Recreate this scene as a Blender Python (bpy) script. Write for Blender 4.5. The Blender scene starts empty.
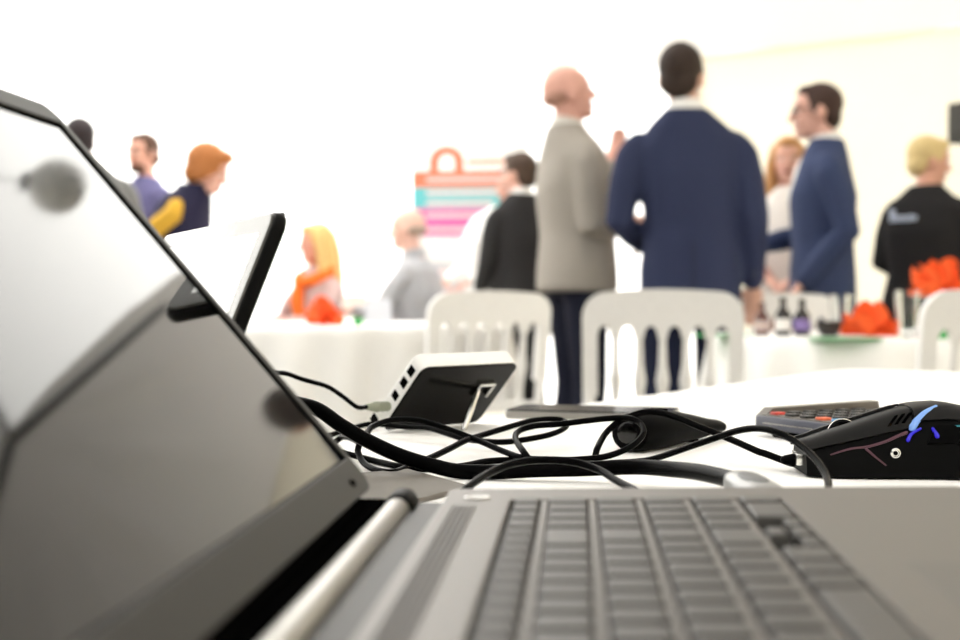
import bpy, bmesh, math, random
from mathutils import Vector, Matrix, Quaternion, noise
random.seed(7)
SC = bpy.context.scene
COL = SC.collection
R = math.radians
PI = math.pi

# ------------------------------------------------------------------ camera
F = 1340.0                      # focal length in pixels of the 960x640 frame
CAMZ = 0.85
PITCH = math.atan(20 / F)
cam = bpy.data.cameras.new('camera')
cam.sensor_width = 36.0
cam.lens = F / 960 * 36.0
cam.clip_start = 0.01
cam.dof.use_dof = True
cam.dof.focus_distance = 0.83
cam.dof.aperture_fstop = 7.6
cam_o = bpy.data.objects.new('camera', cam)
cam_o.location = (0, 0, CAMZ)
cam_o.rotation_euler = (R(90) - PITCH, 0, 0)
COL.objects.link(cam_o)
SC.camera = cam_o
# ------------------------------------------------------------------ sky and exposure
SKY = 7.2
world = bpy.data.worlds.new('overcast_sky')
world.use_nodes = True
SC.world = world
bgn = world.node_tree.nodes['Background']
bgn.inputs['Color'].default_value = (1.0, 0.995, 0.985, 1)
bgn.inputs['Strength'].default_value = SKY
SC.view_settings.view_transform = 'Standard'
SC.view_settings.look = 'None'
SC.view_settings.exposure = 0.0
SC.view_settings.gamma = 1.0
SC.view_settings.use_curve_mapping = False
SC.cycles.max_bounces = 10
SC.cycles.diffuse_bounces = 6
SC.cycles.transmission_bounces = 8
SC.cycles.transparent_max_bounces = 8
SC.cycles.use_denoising = True
SC.cycles.sample_clamp_indirect = 8.0

# ------------------------------------------------------------------ pixel -> point at a given depth
_fw = Vector((0, math.cos(PITCH), -math.sin(PITCH)))
_up = Vector((0, math.sin(PITCH), math.cos(PITCH)))
def at(px, py, Y):
    d = _fw + Vector((1, 0, 0)) * ((px - 480) / F) + _up * ((320 - py) / F)
    return Vector((0, 0, CAMZ)) + d * (Y / d.y)
TZ = 0.743                      # height of the front table's cloth
def on_table(px, py, h=0.0):
    d = _fw + Vector((1, 0, 0)) * ((px - 480) / F) + _up * ((320 - py) / F)
    k = (TZ + h - CAMZ) / d.z
    return Vector((0, 0, CAMZ)) + d * k
def cab(px, py, Y, r=0.002):
    p = at(px, py, Y)
    return p if p.z >= TZ + r else on_table(px, py, r)

# ------------------------------------------------------------------ materials
def lin(c):
    o = []
    for v in c:
        v /= 255.0
        o.append(v / 12.92 if v <= 0.04045 else ((v + 0.055) / 1.055) ** 2.4)
    return (*o, 1.0)
MATS = {}
def M(name, col, rough=0.5, metal=0.0, spec=0.5, var=0.1, scale=40.0, bump=0.0, emit=None, es=0.0, coat=0.0, stretch=None):
    if name in MATS:
        return MATS[name]
    m = bpy.data.materials.new(name)
    m.use_nodes = True
    nt = m.node_tree
    b = nt.nodes['Principled BSDF']
    tc = nt.nodes.new('ShaderNodeTexCoord')
    mp = nt.nodes.new('ShaderNodeMapping')
    nt.links.new(tc.outputs['Object'], mp.inputs['Vector'])
    if stretch:
        mp.inputs['Scale'].default_value = stretch
    nz = nt.nodes.new('ShaderNodeTexNoise')
    nz.inputs['Scale'].default_value = scale
    nz.inputs['Detail'].default_value = 4
    nt.links.new(mp.outputs['Vector'], nz.inputs['Vector'])
    mx = nt.nodes.new('ShaderNodeMix')
    mx.data_type = 'RGBA'
    c = lin(col)
    mx.inputs[6].default_value = tuple(v * (1 - var) for v in c[:3]) + (1,)
    mx.inputs[7].default_value = tuple(min(1, v * (1 + var)) for v in c[:3]) + (1,)
    nt.links.new(nz.outputs['Fac'], mx.inputs[0])
    nt.links.new(mx.outputs[2], b.inputs['Base Color'])
    b.inputs['Roughness'].default_value = rough
    b.inputs['Metallic'].default_value = metal
    b.inputs['Specular IOR Level'].default_value = spec
    b.inputs['Coat Weight'].default_value = coat
    if bump:
        bp = nt.nodes.new('ShaderNodeBump')
        bp.inputs['Strength'].default_value = bump
        bp.inputs['Distance'].default_value = 0.002
        nt.links.new(nz.outputs['Fac'], bp.inputs['Height'])
        nt.links.new(bp.outputs['Normal'], b.inputs['Normal'])
    if emit:
        b.inputs['Emission Color'].default_value = lin(emit)
        b.inputs['Emission Strength'].default_value = es
    MATS[name] = m
    return m
def fabric_translucent(name, col, trans=0.5, tcol=None):
    m = bpy.data.materials.new(name)
    m.use_nodes = True
    nt = m.node_tree
    nt.nodes.remove(nt.nodes['Principled BSDF'])
    out = nt.nodes['Material Output']
    tc = nt.nodes.new('ShaderNodeTexCoord')
    nz = nt.nodes.new('ShaderNodeTexNoise')
    nz.inputs['Scale'].default_value = 1.5
    nt.links.new(tc.outputs['Object'], nz.inputs['Vector'])
    mx = nt.nodes.new('ShaderNodeMix'); mx.data_type = 'RGBA'
    c = lin(col)
    mx.inputs[6].default_value = tuple(v * 0.95 for v in c[:3]) + (1,)
    mx.inputs[7].default_value = c
    nt.links.new(nz.outputs['Fac'], mx.inputs[0])
    d = nt.nodes.new('ShaderNodeBsdfDiffuse')
    t = nt.nodes.new('ShaderNodeBsdfTranslucent')
    nt.links.new(mx.outputs[2], d.inputs['Color'])
    if tcol:
        t.inputs['Color'].default_value = lin(tcol)
    else:
        nt.links.new(mx.outputs[2], t.inputs['Color'])
    s = nt.nodes.new('ShaderNodeMixShader')
    s.inputs[0].default_value = trans
    nt.links.new(d.outputs[0], s.inputs[1])
    nt.links.new(t.outputs[0], s.inputs[2])
    nt.links.new(s.outputs[0], out.inputs['Surface'])
    MATS[name] = m
    return m
def glass_mat(name, col=(255, 255, 255), rough=0.0):
    m = bpy.data.materials.new(name)
    m.use_nodes = True
    nt = m.node_tree
    b = nt.nodes['Principled BSDF']
    b.inputs['Base Color'].default_value = lin(col)
    b.inputs['Roughness'].default_value = rough
    b.inputs['Transmission Weight'].default_value = 1.0
    b.inputs['IOR'].default_value = 1.45
    MATS[name] = m
    return m

# ------------------------------------------------------------------ geometry collector
def rot_to(d):
    return Vector((0, 0, 1)).rotation_difference(Vector(d).normalized()).to_matrix()
class G:
    def __init__(s):
        s.v = []; s.f = []
    def add(s, vs, fs):
        o = len(s.v)
        s.v += [Vector(v) for v in vs]
        s.f += [[i + o for i in f] for f in fs]
        return s
    def ell(s, c, r, mat=None, nu=14, nv=9):
        vs = [(0, 0, -1)]; fs = []
        for j in range(1, nv):
            t = -PI / 2 + PI * j / nv
            for i in range(nu):
                p = 2 * PI * i / nu
                vs.append((math.cos(t) * math.cos(p), math.cos(t) * math.sin(p), math.sin(t)))
        vs.append((0, 0, 1))
        n = len(vs) - 1
        for i in range(nu):
            fs.append([0, 1 + (i + 1) % nu, 1 + i])
            for j in range(nv - 2):
                a = 1 + j * nu
                fs.append([a + i, a + (i + 1) % nu, a + nu + (i + 1) % nu, a + nu + i])
            a = 1 + (nv - 2) * nu
            fs.append([a + i, a + (i + 1) % nu, n])
        c = Vector(c)
        if not hasattr(r, '__len__'):
            r = (r, r, r)
        out = []
        for v in vs:
            q = Vector((v[0] * r[0], v[1] * r[1], v[2] * r[2]))
            if mat is not None:
                q = mat @ q
            out.append(c + q)
        return s.add(out, fs)
    def loft(s, rings, cap=True, closed=False):
        n = len(rings[0]); vs = []; fs = []
        for r in rings:
            vs += list(r)
        m = len(rings)
        for j in range(m if closed else m - 1):
            a = j * n; b = ((j + 1) % m) * n
            for i in range(n):
                fs.append([a + i, a + (i + 1) % n, b + (i + 1) % n, b + i])
        if cap and not closed:
            fs.append(list(range(n))[::-1])
            fs.append([(m - 1) * n + i for i in range(n)])
        return s.add(vs, fs)
    def tube(s, pts, rad, n=10, round_caps=True, flat=1.0):
        pts = [Vector(p) for p in pts]
        if not hasattr(rad, '__len__'):
            rad = [rad] * len(pts)
        rad = list(rad)
        if round_caps:
            d0 = (pts[0] - pts[1]).normalized(); d1 = (pts[-1] - pts[-2]).normalized()
            pts = [pts[0] + d0 * rad[0] * .95, pts[0] + d0 * rad[0] * .65] + pts + [pts[-1] + d1 * rad[-1] * .65, pts[-1] + d1 * rad[-1] * .95]
            rad = [rad[0] * .3, rad[0] * .76] + rad + [rad[-1] * .76, rad[-1] * .3]
        t0 = (pts[1] - pts[0]).normalized()
        ref = Vector((0, 0, 1)) if abs(t0.z) < .9 else Vector((1, 0, 0))
        nrm = (ref - t0 * ref.dot(t0)).normalized()
        rings = []
        for i, p in enumerate(pts):
            t = (pts[min(i + 1, len(pts) - 1)] - pts[max(i - 1, 0)]).normalized()
            nrm = (nrm - t * nrm.dot(t))
            nrm = nrm.normalized() if nrm.length > 1e-9 else t.orthogonal().normalized()
            b = t.cross(nrm)
            rings.append([p + (nrm * math.cos(2 * PI * k / n) * flat + b * math.sin(2 * PI * k / n)) * rad[i] for k in range(n)])
        return s.loft(rings)
    def box(s, lo, hi, mat=None):
        x0, y0, z0 = lo; x1, y1, z1 = hi
        vs = [Vector(p) for p in ((x0, y0, z0), (x1, y0, z0), (x1, y1, z0), (x0, y1, z0), (x0, y0, z1), (x1, y0, z1), (x1, y1, z1), (x0, y1, z1))]
        if mat is not None:
            vs = [mat @ v for v in vs]
        return s.add(vs, [[3, 2, 1, 0], [4, 5, 6, 7], [0, 1, 5, 4], [1, 2, 6, 5], [2, 3, 7, 6], [3, 0, 4, 7]])
    def slab(s, lo, hi, rc=.004, rb=.001, mat=None, seg=4):
        """box with rounded vertical corners (rc) and softened top/bottom rims (rb)"""
        x0, y0, z0 = lo; x1, y1, z1 = hi
        def ring(z, ins):
            r = max(rc - ins, .0001); o = []
            for cx, cy, a0 in ((x1 - rc, y1 - rc, 0), (x0 + rc, y1 - rc, 90), (x0 + rc, y0 + rc, 180), (x1 - rc, y0 + rc, 270)):
                for k in range(seg + 1):
                    a = R(a0 + 90 * k / seg)
                    o.append(Vector((cx + r * math.cos(a), cy + r * math.sin(a), z)))
            return o
        fi = rb + min(.0006, rc * .4)
        rings = [ring(z0, fi), ring(z0, rb), ring(z0 + rb * .3, rb * .3), ring(z0 + rb, 0), ring(z1 - rb, 0), ring(z1 - rb * .3, rb * .3), ring(z1, rb), ring(z1, fi)]
        if mat is not None:
            rings = [[mat @ p for p in r] for r in rings]
        return s.loft(rings)
    def lathe(s, prof, c=(0, 0, 0), n=20, mat=None):
        rings = [[Vector((r * math.cos(2 * PI * k / n), r * math.sin(2 * PI * k / n), z)) for k in range(n)] for r, z in prof]
        if mat is not None:
            rings = [[mat @ p for p in r] for r in rings]
        c = Vector(c)
        return s.loft([[p + c for p in r] for r in rings])
    def prism(s, poly, y0, y1, axis='y'):
        """extrude a 2D polygon (x,z) from y0 to y1"""
        n = len(poly)
        vs = [Vector((p[0], y0, p[1])) for p in poly] + [Vector((p[0], y1, p[1])) for p in poly]
        fs = [list(range(n)), list(range(2 * n - 1, n - 1, -1))]
        for i in range(n):
            fs.append([i, n + i, n + (i + 1) % n, (i + 1) % n])
        return s.add(vs, fs)
    def xf(s, mat):
        s.v = [mat @ v for v in s.v]
        return s
    def mesh(s, name):
        me = bpy.data.meshes.new(name)
        me.from_pydata([tuple(v) for v in s.v], [], s.f)
        bm = bmesh.new(); bm.from_mesh(me)
        bmesh.ops.recalc_face_normals(bm, faces=bm.faces)
        bm.to_mesh(me); bm.free()
        return me
    def build(s, name, mat, parent=None, smooth=True, voxel=None, sm=3, angle=40):
        me = s.mesh(name)
        if voxel:
            tmp = bpy.data.objects.new('tmp', me)
            COL.objects.link(tmp)
            md = tmp.modifiers.new('r', 'REMESH'); md.mode = 'VOXEL'; md.voxel_size = voxel
            if sm:
                m2 = tmp.modifiers.new('s', 'SMOOTH'); m2.iterations = sm; m2.factor = .5
            dg = bpy.context.evaluated_depsgraph_get()
            new = bpy.data.meshes.new_from_object(tmp.evaluated_get(dg))
            bpy.data.objects.remove(tmp); bpy.data.meshes.remove(me)
            me = new; me.name = name
            me.materials.clear()
        me.materials.append(mat)
        if smooth:
            me.polygons.foreach_set('use_smooth', [True] * len(me.polygons))
            if not voxel:
                try:
                    me.set_sharp_from_angle(angle=R(angle))
                except Exception:
                    pass
        o = bpy.data.objects.new(name, me)
        COL.objects.link(o)
        if parent is not None:
            o.parent = parent
        return o
def tag(o, label=None, cat=None, group=None, kind=None):
    if label: o['label'] = label
    if cat: o['category'] = cat
    if group: o['group'] = group
    if kind: o['kind'] = kind
    return o
def empty(name, loc=(0, 0, 0), rz=0.0, label=None, cat=None, group=None):
    o = bpy.data.objects.new(name, None)
    o.empty_display_size = .1
    o.location = loc
    o.rotation_euler = (0, 0, rz)
    COL.objects.link(o)
    return tag(o, label, cat, group)
def copy_tree(o, parent=None):
    c = o.copy(); COL.objects.link(c); c.parent = parent
    for ch in [x for x in bpy.data.objects if x.parent == o and x is not c]:
        copy_tree(ch, c)
    return c
def spline(pts, k=6):
    """Catmull-Rom through pts"""
    P = [Vector(p) for p in pts]
    P = [P[0] * 2 - P[1]] + P + [P[-1] * 2 - P[-2]]
    o = []
    for i in range(1, len(P) - 2):
        for j in range(k):
            t = j / k
            a, b, c, d = P[i - 1], P[i], P[i + 1], P[i + 2]
            o.append(.5 * ((2 * b) + (c - a) * t + (2 * a - 5 * b + 4 * c - d) * t * t + (3 * b - a - 3 * c + d) * t ** 3))
    o.append(P[-2])
    return o

# ================================================================== THE SETTING: a white marquee
E0 = Vector((1.44, 8.8, 0)); DW = Vector((.82, -.57, 0)).normalized(); MI = Vector((-.57, -.82, 0)).normalized()
EAVE = 2.45; SLOPE = .35; RIDGE = 6.0; WID = 12.0; A0, A1 = -12.0, 8.0
def tent(a, d, z): return E0 + DW * a + MI * d + Vector((0, 0, z))
def roof_z(d): return EAVE + SLOPE * (d if d < RIDGE else 2 * RIDGE - d)
roof_m = fabric_translucent('white_roof_canvas', (250, 249, 245), .55)
white_m = fabric_translucent('white_wall_canvas', (252, 251, 248), .68)
cream_m = fabric_translucent('cream_wall_lining', (248, 241, 220), .145)
dim_m = M('dimming_drape', (70, 68, 64), .9, spec=.1, var=.1, scale=3)  # unseen dark drape, added to cut the light from behind the camera
alu_m = M('white_coated_frame', (205, 203, 196), .5, 0, .3, var=.05)
dark_alu_m = M('aluminium_frame', (120, 120, 118), .5, .4, var=.05)
lining_m = fabric_translucent('dimming_rear_lining', (200, 199, 197), .30)  # grey lining out of view, made up to keep the foreground backlit
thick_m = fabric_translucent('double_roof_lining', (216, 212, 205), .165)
floor_m = M('matting_floor', (128, 124, 116), .9, spec=.2, var=.25, scale=30, bump=.4)
ground_m = M('neutral_bounce_ground', (158, 152, 146), .95, spec=.1, var=.3, scale=3)  # unseen ground, its grey picked so bounced light stays neutral
def sheet(name, fn, nu, nv, mat, kind='structure', parent=None):
    g = G(); vs = [fn(i / nu, j / nv) for j in range(nv + 1) for i in range(nu + 1)]
    fs = [[j * (nu + 1) + i, j * (nu + 1) + i + 1, (j + 1) * (nu + 1) + i + 1, (j + 1) * (nu + 1) + i] for j in range(nv) for i in range(nu)]
    g.add(vs, fs)
    o = g.build(name, mat, parent)
    if kind: o['kind'] = kind
    return o
def wall_fn(aa, ab, d):
    def fn(u, v):
        a = aa + (ab - aa) * u
        return tent(a, d + .02 * math.sin(a * 9) * (1 - abs(2 * v - 1) ** 3), v * EAVE)
    return fn
def end_fn(a):
    def fn(u, v):
        d = WID * u
        return tent(a + .02 * math.sin(d * 9), d, v * roof_z(d))
    return fn
sheet('floor', lambda u, v: tent(A0 + (A1 - A0) * u, WID * v, 0), 4, 4, floor_m)
sheet('ground', lambda u, v: Vector((-60 + 120 * u, -60 + 120 * v, -.02)), 2, 2, ground_m)
sheet('wall_back', wall_fn(A0, 0, 0), 120, 8, white_m)
sheet('wall_right', wall_fn(0, A1, 0), 90, 8, cream_m)
sheet('wall_left', end_fn(A0), 80, 6, white_m)
sheet('wall_end', end_fn(A1), 80, 6, cream_m)
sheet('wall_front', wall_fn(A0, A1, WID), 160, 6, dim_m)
def roof_fn(d0, d1):
    def fn(u, v):
        a = A0 + (A1 - A0) * u; d = d0 + (d1 - d0) * v
        z = roof_z(d) + .05 * math.sin(a * 2.6 + .6 * math.sin(d * 1.3)) * math.sin(PI * min(1, max(0, v)))
        return tent(a, d, z + .012 * noise.noise(Vector((a * 2, d * 2, 0))))
    return fn
JX = (1.28, 6.0)
_A = Vector((-.9, -.57, 0)); _B = Vector((.71 - 1.28, 7.27 - 6.0, 0))
def _sector(p):
    q = Vector((p.x - JX[0], p.y - JX[1], 0)); det = _A.x * _B.y - _A.y * _B.x
    return (q.x * _B.y - q.y * _B.x) / det > 0 and (_A.x * q.y - _A.y * q.x) / det > 0
_rf = roof_fn(0, RIDGE); _nu, _nv = 280, 84
_vs = [_rf(i / _nu, j / _nv) for j in range(_nv + 1) for i in range(_nu + 1)]
for _v in _vs:
    if not _sector(_v):
        q = Vector((_v.x - JX[0], _v.y - JX[1])); r_ = q.length
        _v.z += .055 * math.sin(math.atan2(q.y, q.x) * 17 + .5 * math.sin(r_ * 2)) * min(1, r_ / 1.2) * max(0, 1 - r_ / 6) * min(1, max(0, (Vector((_v.x, _v.y, 0)) - E0).dot(MI) / 1.2))
_fs = [[j * (_nu + 1) + i, j * (_nu + 1) + i + 1, (j + 1) * (_nu + 1) + i + 1, (j + 1) * (_nu + 1) + i] for j in range(_nv) for i in range(_nu)]
_bm = bmesh.new(); _me = G().add(_vs, _fs).mesh('roof'); _bm.from_mesh(_me); bpy.data.meshes.remove(_me)
for _d in (_A, _B):
    bmesh.ops.bisect_plane(_bm, geom=_bm.verts[:] + _bm.edges[:] + _bm.faces[:], plane_co=(JX[0], JX[1], 0), plane_no=(-_d.y, _d.x, 0))
_bm.verts.index_update()
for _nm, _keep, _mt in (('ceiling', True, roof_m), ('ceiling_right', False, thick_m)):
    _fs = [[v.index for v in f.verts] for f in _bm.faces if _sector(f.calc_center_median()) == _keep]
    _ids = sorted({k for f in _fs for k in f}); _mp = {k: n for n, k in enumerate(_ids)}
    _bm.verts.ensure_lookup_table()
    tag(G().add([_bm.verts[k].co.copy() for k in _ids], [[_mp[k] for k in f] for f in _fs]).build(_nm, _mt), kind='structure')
_bm.free()
sheet('ceiling_rear', roof_fn(RIDGE, WID), 160, 40, lining_m)
def beam(name, p, q, r=.03):
    o = G().tube([p, (Vector(p) + Vector(q)) / 2, q], r, 8).build(name, alu_m if r < .025 else dark_alu_m)
    o['kind'] = 'structure'
    return o
def roof_point(x, y, drop=.09):
    d = (Vector((x, y, 0)) - E0).dot(MI)
    return Vector((x, y, roof_z(max(0, d)) - drop))
nt_ = 0
def trim(p, q, r=.03):
    global nt_
    nt_ += 1
    beam('trim_%d' % nt_, p, q, r)
trim(tent(-.6, -.03, EAVE - .0), tent(A1, -.03, EAVE - .0), .02)      # eave rail
trim(tent(0, .03, 0), tent(0, .03, EAVE - .05), .02)                  # leg post where the two linings meet
JX = (1.28, 6.0)
trim(roof_point(*JX), roof_point(.71, 7.27), .028)
trim(roof_point(*JX), roof_point(.905 - .9, 5.76 - .57), .028)
trim(roof_point(*JX), roof_point(2.9, 5.1), .028)

# ================================================================== FRONT TABLE
cloth_m = M('white_table_linen', (250, 249, 246), .85, spec=.15, var=.02, scale=400, bump=.12)
wood_m = M('plywood_top', (178, 140, 96), .6, var=.2, scale=8, stretch=(1, 12, 1))
steel_m = M('grey_table_steel', (96, 98, 100), .4, .8)
KC = Vector((.565, 2.10, 0)); EB = Vector((-.545, -.839, 0)).normalized(); GW = Vector((.839, -.545, 0))
TL, TW = 2.55, 1.15
def tpt(l, w, z): return KC + EB * l + GW * w + Vector((0, 0, z))
tab = empty('trestle_table', tpt(TL / 2, TW / 2, 0), 0, 'long trestle table under the white cloth carrying the laptop', 'table')
tm = Matrix(((EB.x, GW.x, 0), (EB.y, GW.y, 0), (0, 0, 1))).to_4x4()
G().slab((-TL / 2 + .01, -TW / 2 + .01, .712), (TL / 2 - .01, TW / 2 - .01, .738), .02, .003, tm).build('table_top', wood_m, tab)
for sx in (-1, 1):
    for sy in (-1, 1):
        G().tube([tm @ Vector((sx * 1.05, sy * .45, .712)), tm @ Vector((sx * 1.1, sy * .47, .015))], .015, 8).build('leg', steel_m, tab)
    G().tube([tm @ Vector((sx * 1.07, -.46, .25)), tm @ Vector((sx * 1.07, .46, .25))], .01, 8).build('stretcher', steel_m, tab)
def cloth_rect():
    g = G(); n = 96; rings = []
    per = []
    def rp(t, ins, r=.05):
        # rounded rectangle outline, t in 0..1
        L = TL + 2 * ins; W = TW + 2 * ins
        pts = []
        for cx, cy, a0 in ((L / 2 - r, W / 2 - r, 0), (-L / 2 + r, W / 2 - r, 90), (-L / 2 + r, -W / 2 + r, 180), (L / 2 - r, -W / 2 + r, 270)):
            for k in range(7):
                a = R(a0 + 90 * k / 6)
                pts.append(Vector((cx + r * math.cos(a), cy + r * math.sin(a), 0)))
        segs = [(pts[(i + 1) % len(pts)] - pts[i]).length for i in range(len(pts))]
        tot = sum(segs); s = t * tot
        for i, l in enumerate(segs):
            if s <= l:
                return pts[i].lerp(pts[(i + 1) % len(pts)], s / max(l, 1e-9))
            s -= l
        return pts[0]
    N = 200
    base = [rp(i / N, 0) for i in range(N)]
    for z, ins, amp in ((TZ, -.012, 0), (TZ - .001, -.004, 0), (TZ - .006, .001, 0), (TZ - .05, .006, .002), (TZ - .2, .014, .008), (TZ - .45, .022, .018), (.03, .03, .026)):
        rg = []
        for i, p in enumerate(base):
            d = Vector((p.x / (TL / 2), p.y / (TW / 2), 0))
            nrm = Vector((math.copysign(max(0, abs(p.x) - TL / 2 + .05), p.x), math.copysign(max(0, abs(p.y) - TW / 2 + .05), p.y), 0))
            if nrm.length < 1e-6: nrm = d
            nrm.normalize()
            w = amp * (math.sin(i * .55) + .6 * math.sin(i * 1.13 + 1))
            q = p + nrm * (ins + w); q.z = z
            rg.append(tm @ q + Vector((tab.location.x, tab.location.y, 0)))
        rings.append(rg)
    vs = [v for r in rings for v in r]; fs = []
    for j in range(len(rings) - 1):
        for i in range(N):
            fs.append([j * N + i, j * N + (i + 1) % N, (j + 1) * N + (i + 1) % N, (j + 1) * N + i])
    fs.append(list(range(N)))
    return g.add(vs, fs)
tag(cloth_rect().build('tablecloth', cloth_m, angle=60), 'white cloth over the near table that the laptop and cables lie on', 'tablecloth')

# ================================================================== LAPTOP
deck_m = M('laptop_deck_grey', (94, 89, 84), .45, .2, .5, var=.05, scale=300)
deck2_m = M('laptop_dark_grey', (44, 43, 41), .5, .1, .3, var=.05, scale=200)
rib_m = M('speaker_rib_grey', (74, 71, 67), .55, 0, .2, var=.05)
key_m = M('laptop_keys', (62, 60, 57), .45, .0, .4, var=.06, scale=200)
black_m = M('black_plastic', (9, 9, 9), .42, 0, .02, var=.2, scale=80)
gasket_m = M('black_gasket', (5, 5, 5), .7, 0, 0.0)
chrome_m = M('satin_chrome', (225, 224, 220), .22, 1.0, var=.03)
silver_m = M('silver_hinge', (158, 155, 149), .34, .85, var=.04)
bezel_m = M('lid_bezel', (40, 39, 36), .5, .1, .25, var=.06, scale=120)
screen_m = M('glossy_dark_screen', (3, 3, 3), .045, 0, .29, var=.1)
lap = empty('laptop', (0, .582, TZ + .0008), R(-4.1), 'open grey laptop with keyboard and dark glossy screen in the foreground', 'laptop')
LEN = .385
lap.rotation_euler = (0, R(-.9), R(-4.1))
ZD = .0242
g = G().slab((-.047, -LEN, .003), (.205, 0, .0185), .008, .002)
g.build('base', deck2_m, lap)
for x in (-.03, .19):
    for y in (-.02, -LEN + .02):
        G().lathe([(.006, -.0032 if x > 0 else -.0002), (.006, .0032)], (x, y, 0), 12).build('rubber_foot', gasket_m, lap)
KX0, KX1, KYF, KYN = .0155, .1247, -.0325, -.374
g = G()
g.slab((-.0125, -LEN + .001, .0180), (KX0, -.0005, ZD), .003, .0008)
g.slab((KX1, -LEN + .001, .0180), (.2045, -.0005, ZD), .003, .0008)
g.slab((KX0 - .004, KYF, .0180), (KX1 + .004, -.0005, ZD - .00002), .0005, .0003)
g.slab((KX0 - .004, -LEN + .001, .0180), (KX1 + .004, KYN, ZD - .00002), .0005, .0003)
deck = g.build('deck', deck_m, lap)
G().box((KX0 - .001, KYN - .001, .0182), (KX1 + .001, KYF + .001, .0205)).build('keyboard_well', deck2_m, lap)
# ridges between the key rows
rows = [.0140] + [.0190] * 5
xe = [KX0]
for w in rows: xe.append(xe[-1] + w)
for x in xe[1:-1]:
    G().slab((x - .0013, KYN, .0203), (x + .0013, KYF, ZD - .0004), .0004, .0003).build('row_ridge', deck_m, lap)
_kc = {}
def key(x0, x1, y0, y1, top=.0256):
    sx, sy = round(x1 - x0, 4), round(y1 - y0, 4)
    if (sx, sy) not in _kc:
        gg = G()
        a, b = sx / 2, sy / 2
        def rg(z, i): 
            return [Vector((a - i, b - i, z)), Vector((-a + i, b - i, z)), Vector((-a + i, -b + i, z)), Vector((a - i, -b + i, z))]
        def rk(z, ix, iy):
            return [Vector((a - ix, b - iy, z)), Vector((-a + ix, b - iy, z)), Vector((-a + ix, -b + iy, z)), Vector((a - ix, -b + iy, z))]
        gg.loft([rk(0, 0, .0012), rk(.0030, .0003, .0014), rk(.0047, .0008, .0020), rk(.0051, .0014, .0027), rk(.0051, .0022, .0036)])
        me = gg.mesh('key'); me.materials.append(key_m)
        me.polygons.foreach_set('use_smooth', [True] * len(me.polygons)); me.set_sharp_from_angle(angle=R(35))
        _kc[(sx, sy)] = me
    o = bpy.data.objects.new('key', _kc[(sx, sy)])
    COL.objects.link(o); o.parent = lap
    o.location = ((x0 + x1) / 2, (y0 + y1) / 2, top - .005)
def row(i, widths, f0=.0016, f1=.0016):
    y = KYF - .0008
    for w in widths:
        if w > 0 and y - w > KYN - .002:
            key(xe[i] + f0, xe[i + 1] - f1, y - w + .0007, y - .0007)
        y -= abs(w)
u = .0186
row(0, [u] * 4 + [-.0006] + [.0152] * 16)
row(1, [u] * 4 + [-.0006, .036] + [u] * 12)
row(2, [u] * 4 + [-.0006, .0285] + [u] * 12)
row(3, [u] * 4 + [-.0006, .024] + [u] * 12)
row(4, [u] * 4 + [-.0006, .034] + [u] * 12)
# bottom row: numpad, half-height arrows, then control keys and space bar
y = KYF - .0008
for w in (.0186, .0372):
    key(xe[5] + .0016, xe[6] - .0016, y - w + .0007, y - .0007); y -= w
xm = (xe[5] + xe[6]) / 2
for k in range(3):
    key(xm + .0008, xe[6] - .0016, y - u + .0007, y - .0007)
    if k == 1: key(xe[5] + .0016, xm - .0008, y - u + .0007, y - .0007)
    y -= u
for w in (.024, .0186, .0186, .095, .0186, .0186, .024):
    key(xe[5] + .0016, xe[6] - .0016, y - w + .0007, y - .0007); y -= w
# speaker ribs, power button, touchpad
for k in range(5):
    x = -.0062 + .0020 * k
    G().slab((x - .00055, -.33, ZD - .0002), (x + .00055, -.052, ZD + .0007), .0004, .0002).build('speaker_rib', rib_m, lap)
b = G()
b.loft([[Vector((.0015 + .0055 * rr * math.cos(2 * PI * k / 20), -.031 + .0036 * rr * math.sin(2 * PI * k / 20), z)) for k in range(20)] for rr, z in ((1, ZD - .0003), (1, ZD + .0007), (.85, ZD + .0011), (.7, ZD + .0006))]).build('power_button', chrome_m, lap)
G().slab((.142, -.255, ZD - .0004), (.200, -.165, ZD + .00015), .003, .0001).build('touchpad', M('touchpad_grey', (88, 84, 80), .45, .2, var=.05), lap)
# hinge
G().tube([(-.0318, -LEN + .02, .0195), (-.0318, -.2, .0195), (-.0318, -.030, .0195)], .0054, 18).build('hinge_bar', silver_m, lap)
G().tube([(-.0318, -.0285, .0195), (-.0318, -.010, .0195)], .0066, 18).build('hinge_cap', black_m, lap)
G().slab((-.0270, -LEN + .01, .0125), (-.0126, -.012, .0192), .002, .0006).build('hollow_shade_strip', deck2_m, lap)  # dark grey stands in for shade in the hollow beside the bar
G().slab((-.064, -LEN + .004, .004), (-.040, -.002, .0205), .003, .001).build('gap_shade_block', gasket_m, lap)  # black block added as the shadow in the gap under the lid
# lid
LANG = R(50.1)
HX, HZ = -.0475, .0250
la = Vector((-math.cos(LANG), 0, math.sin(LANG))); ln = Vector((math.sin(LANG), 0, math.cos(LANG)))
LM = Matrix(((la.x, 0, ln.x, HX), (0, 1, 0, 0), (la.z, 0, ln.z, HZ), (0, 0, 0, 1)))
LL = .2215
def lidbox(a0, a1, y0, y1, t0, t1, rc=.001, rb=.0004):
    return G().slab((a0, y0, t0), (a1, y1, t1), rc, rb, LM)
lid = lidbox(0, LL, -LEN, .002, -.0085, -.0006, .012, .002).build('lid', deck2_m, lap)
g = G()
bs, bb, bt = .0070, .0165, .0115
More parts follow.
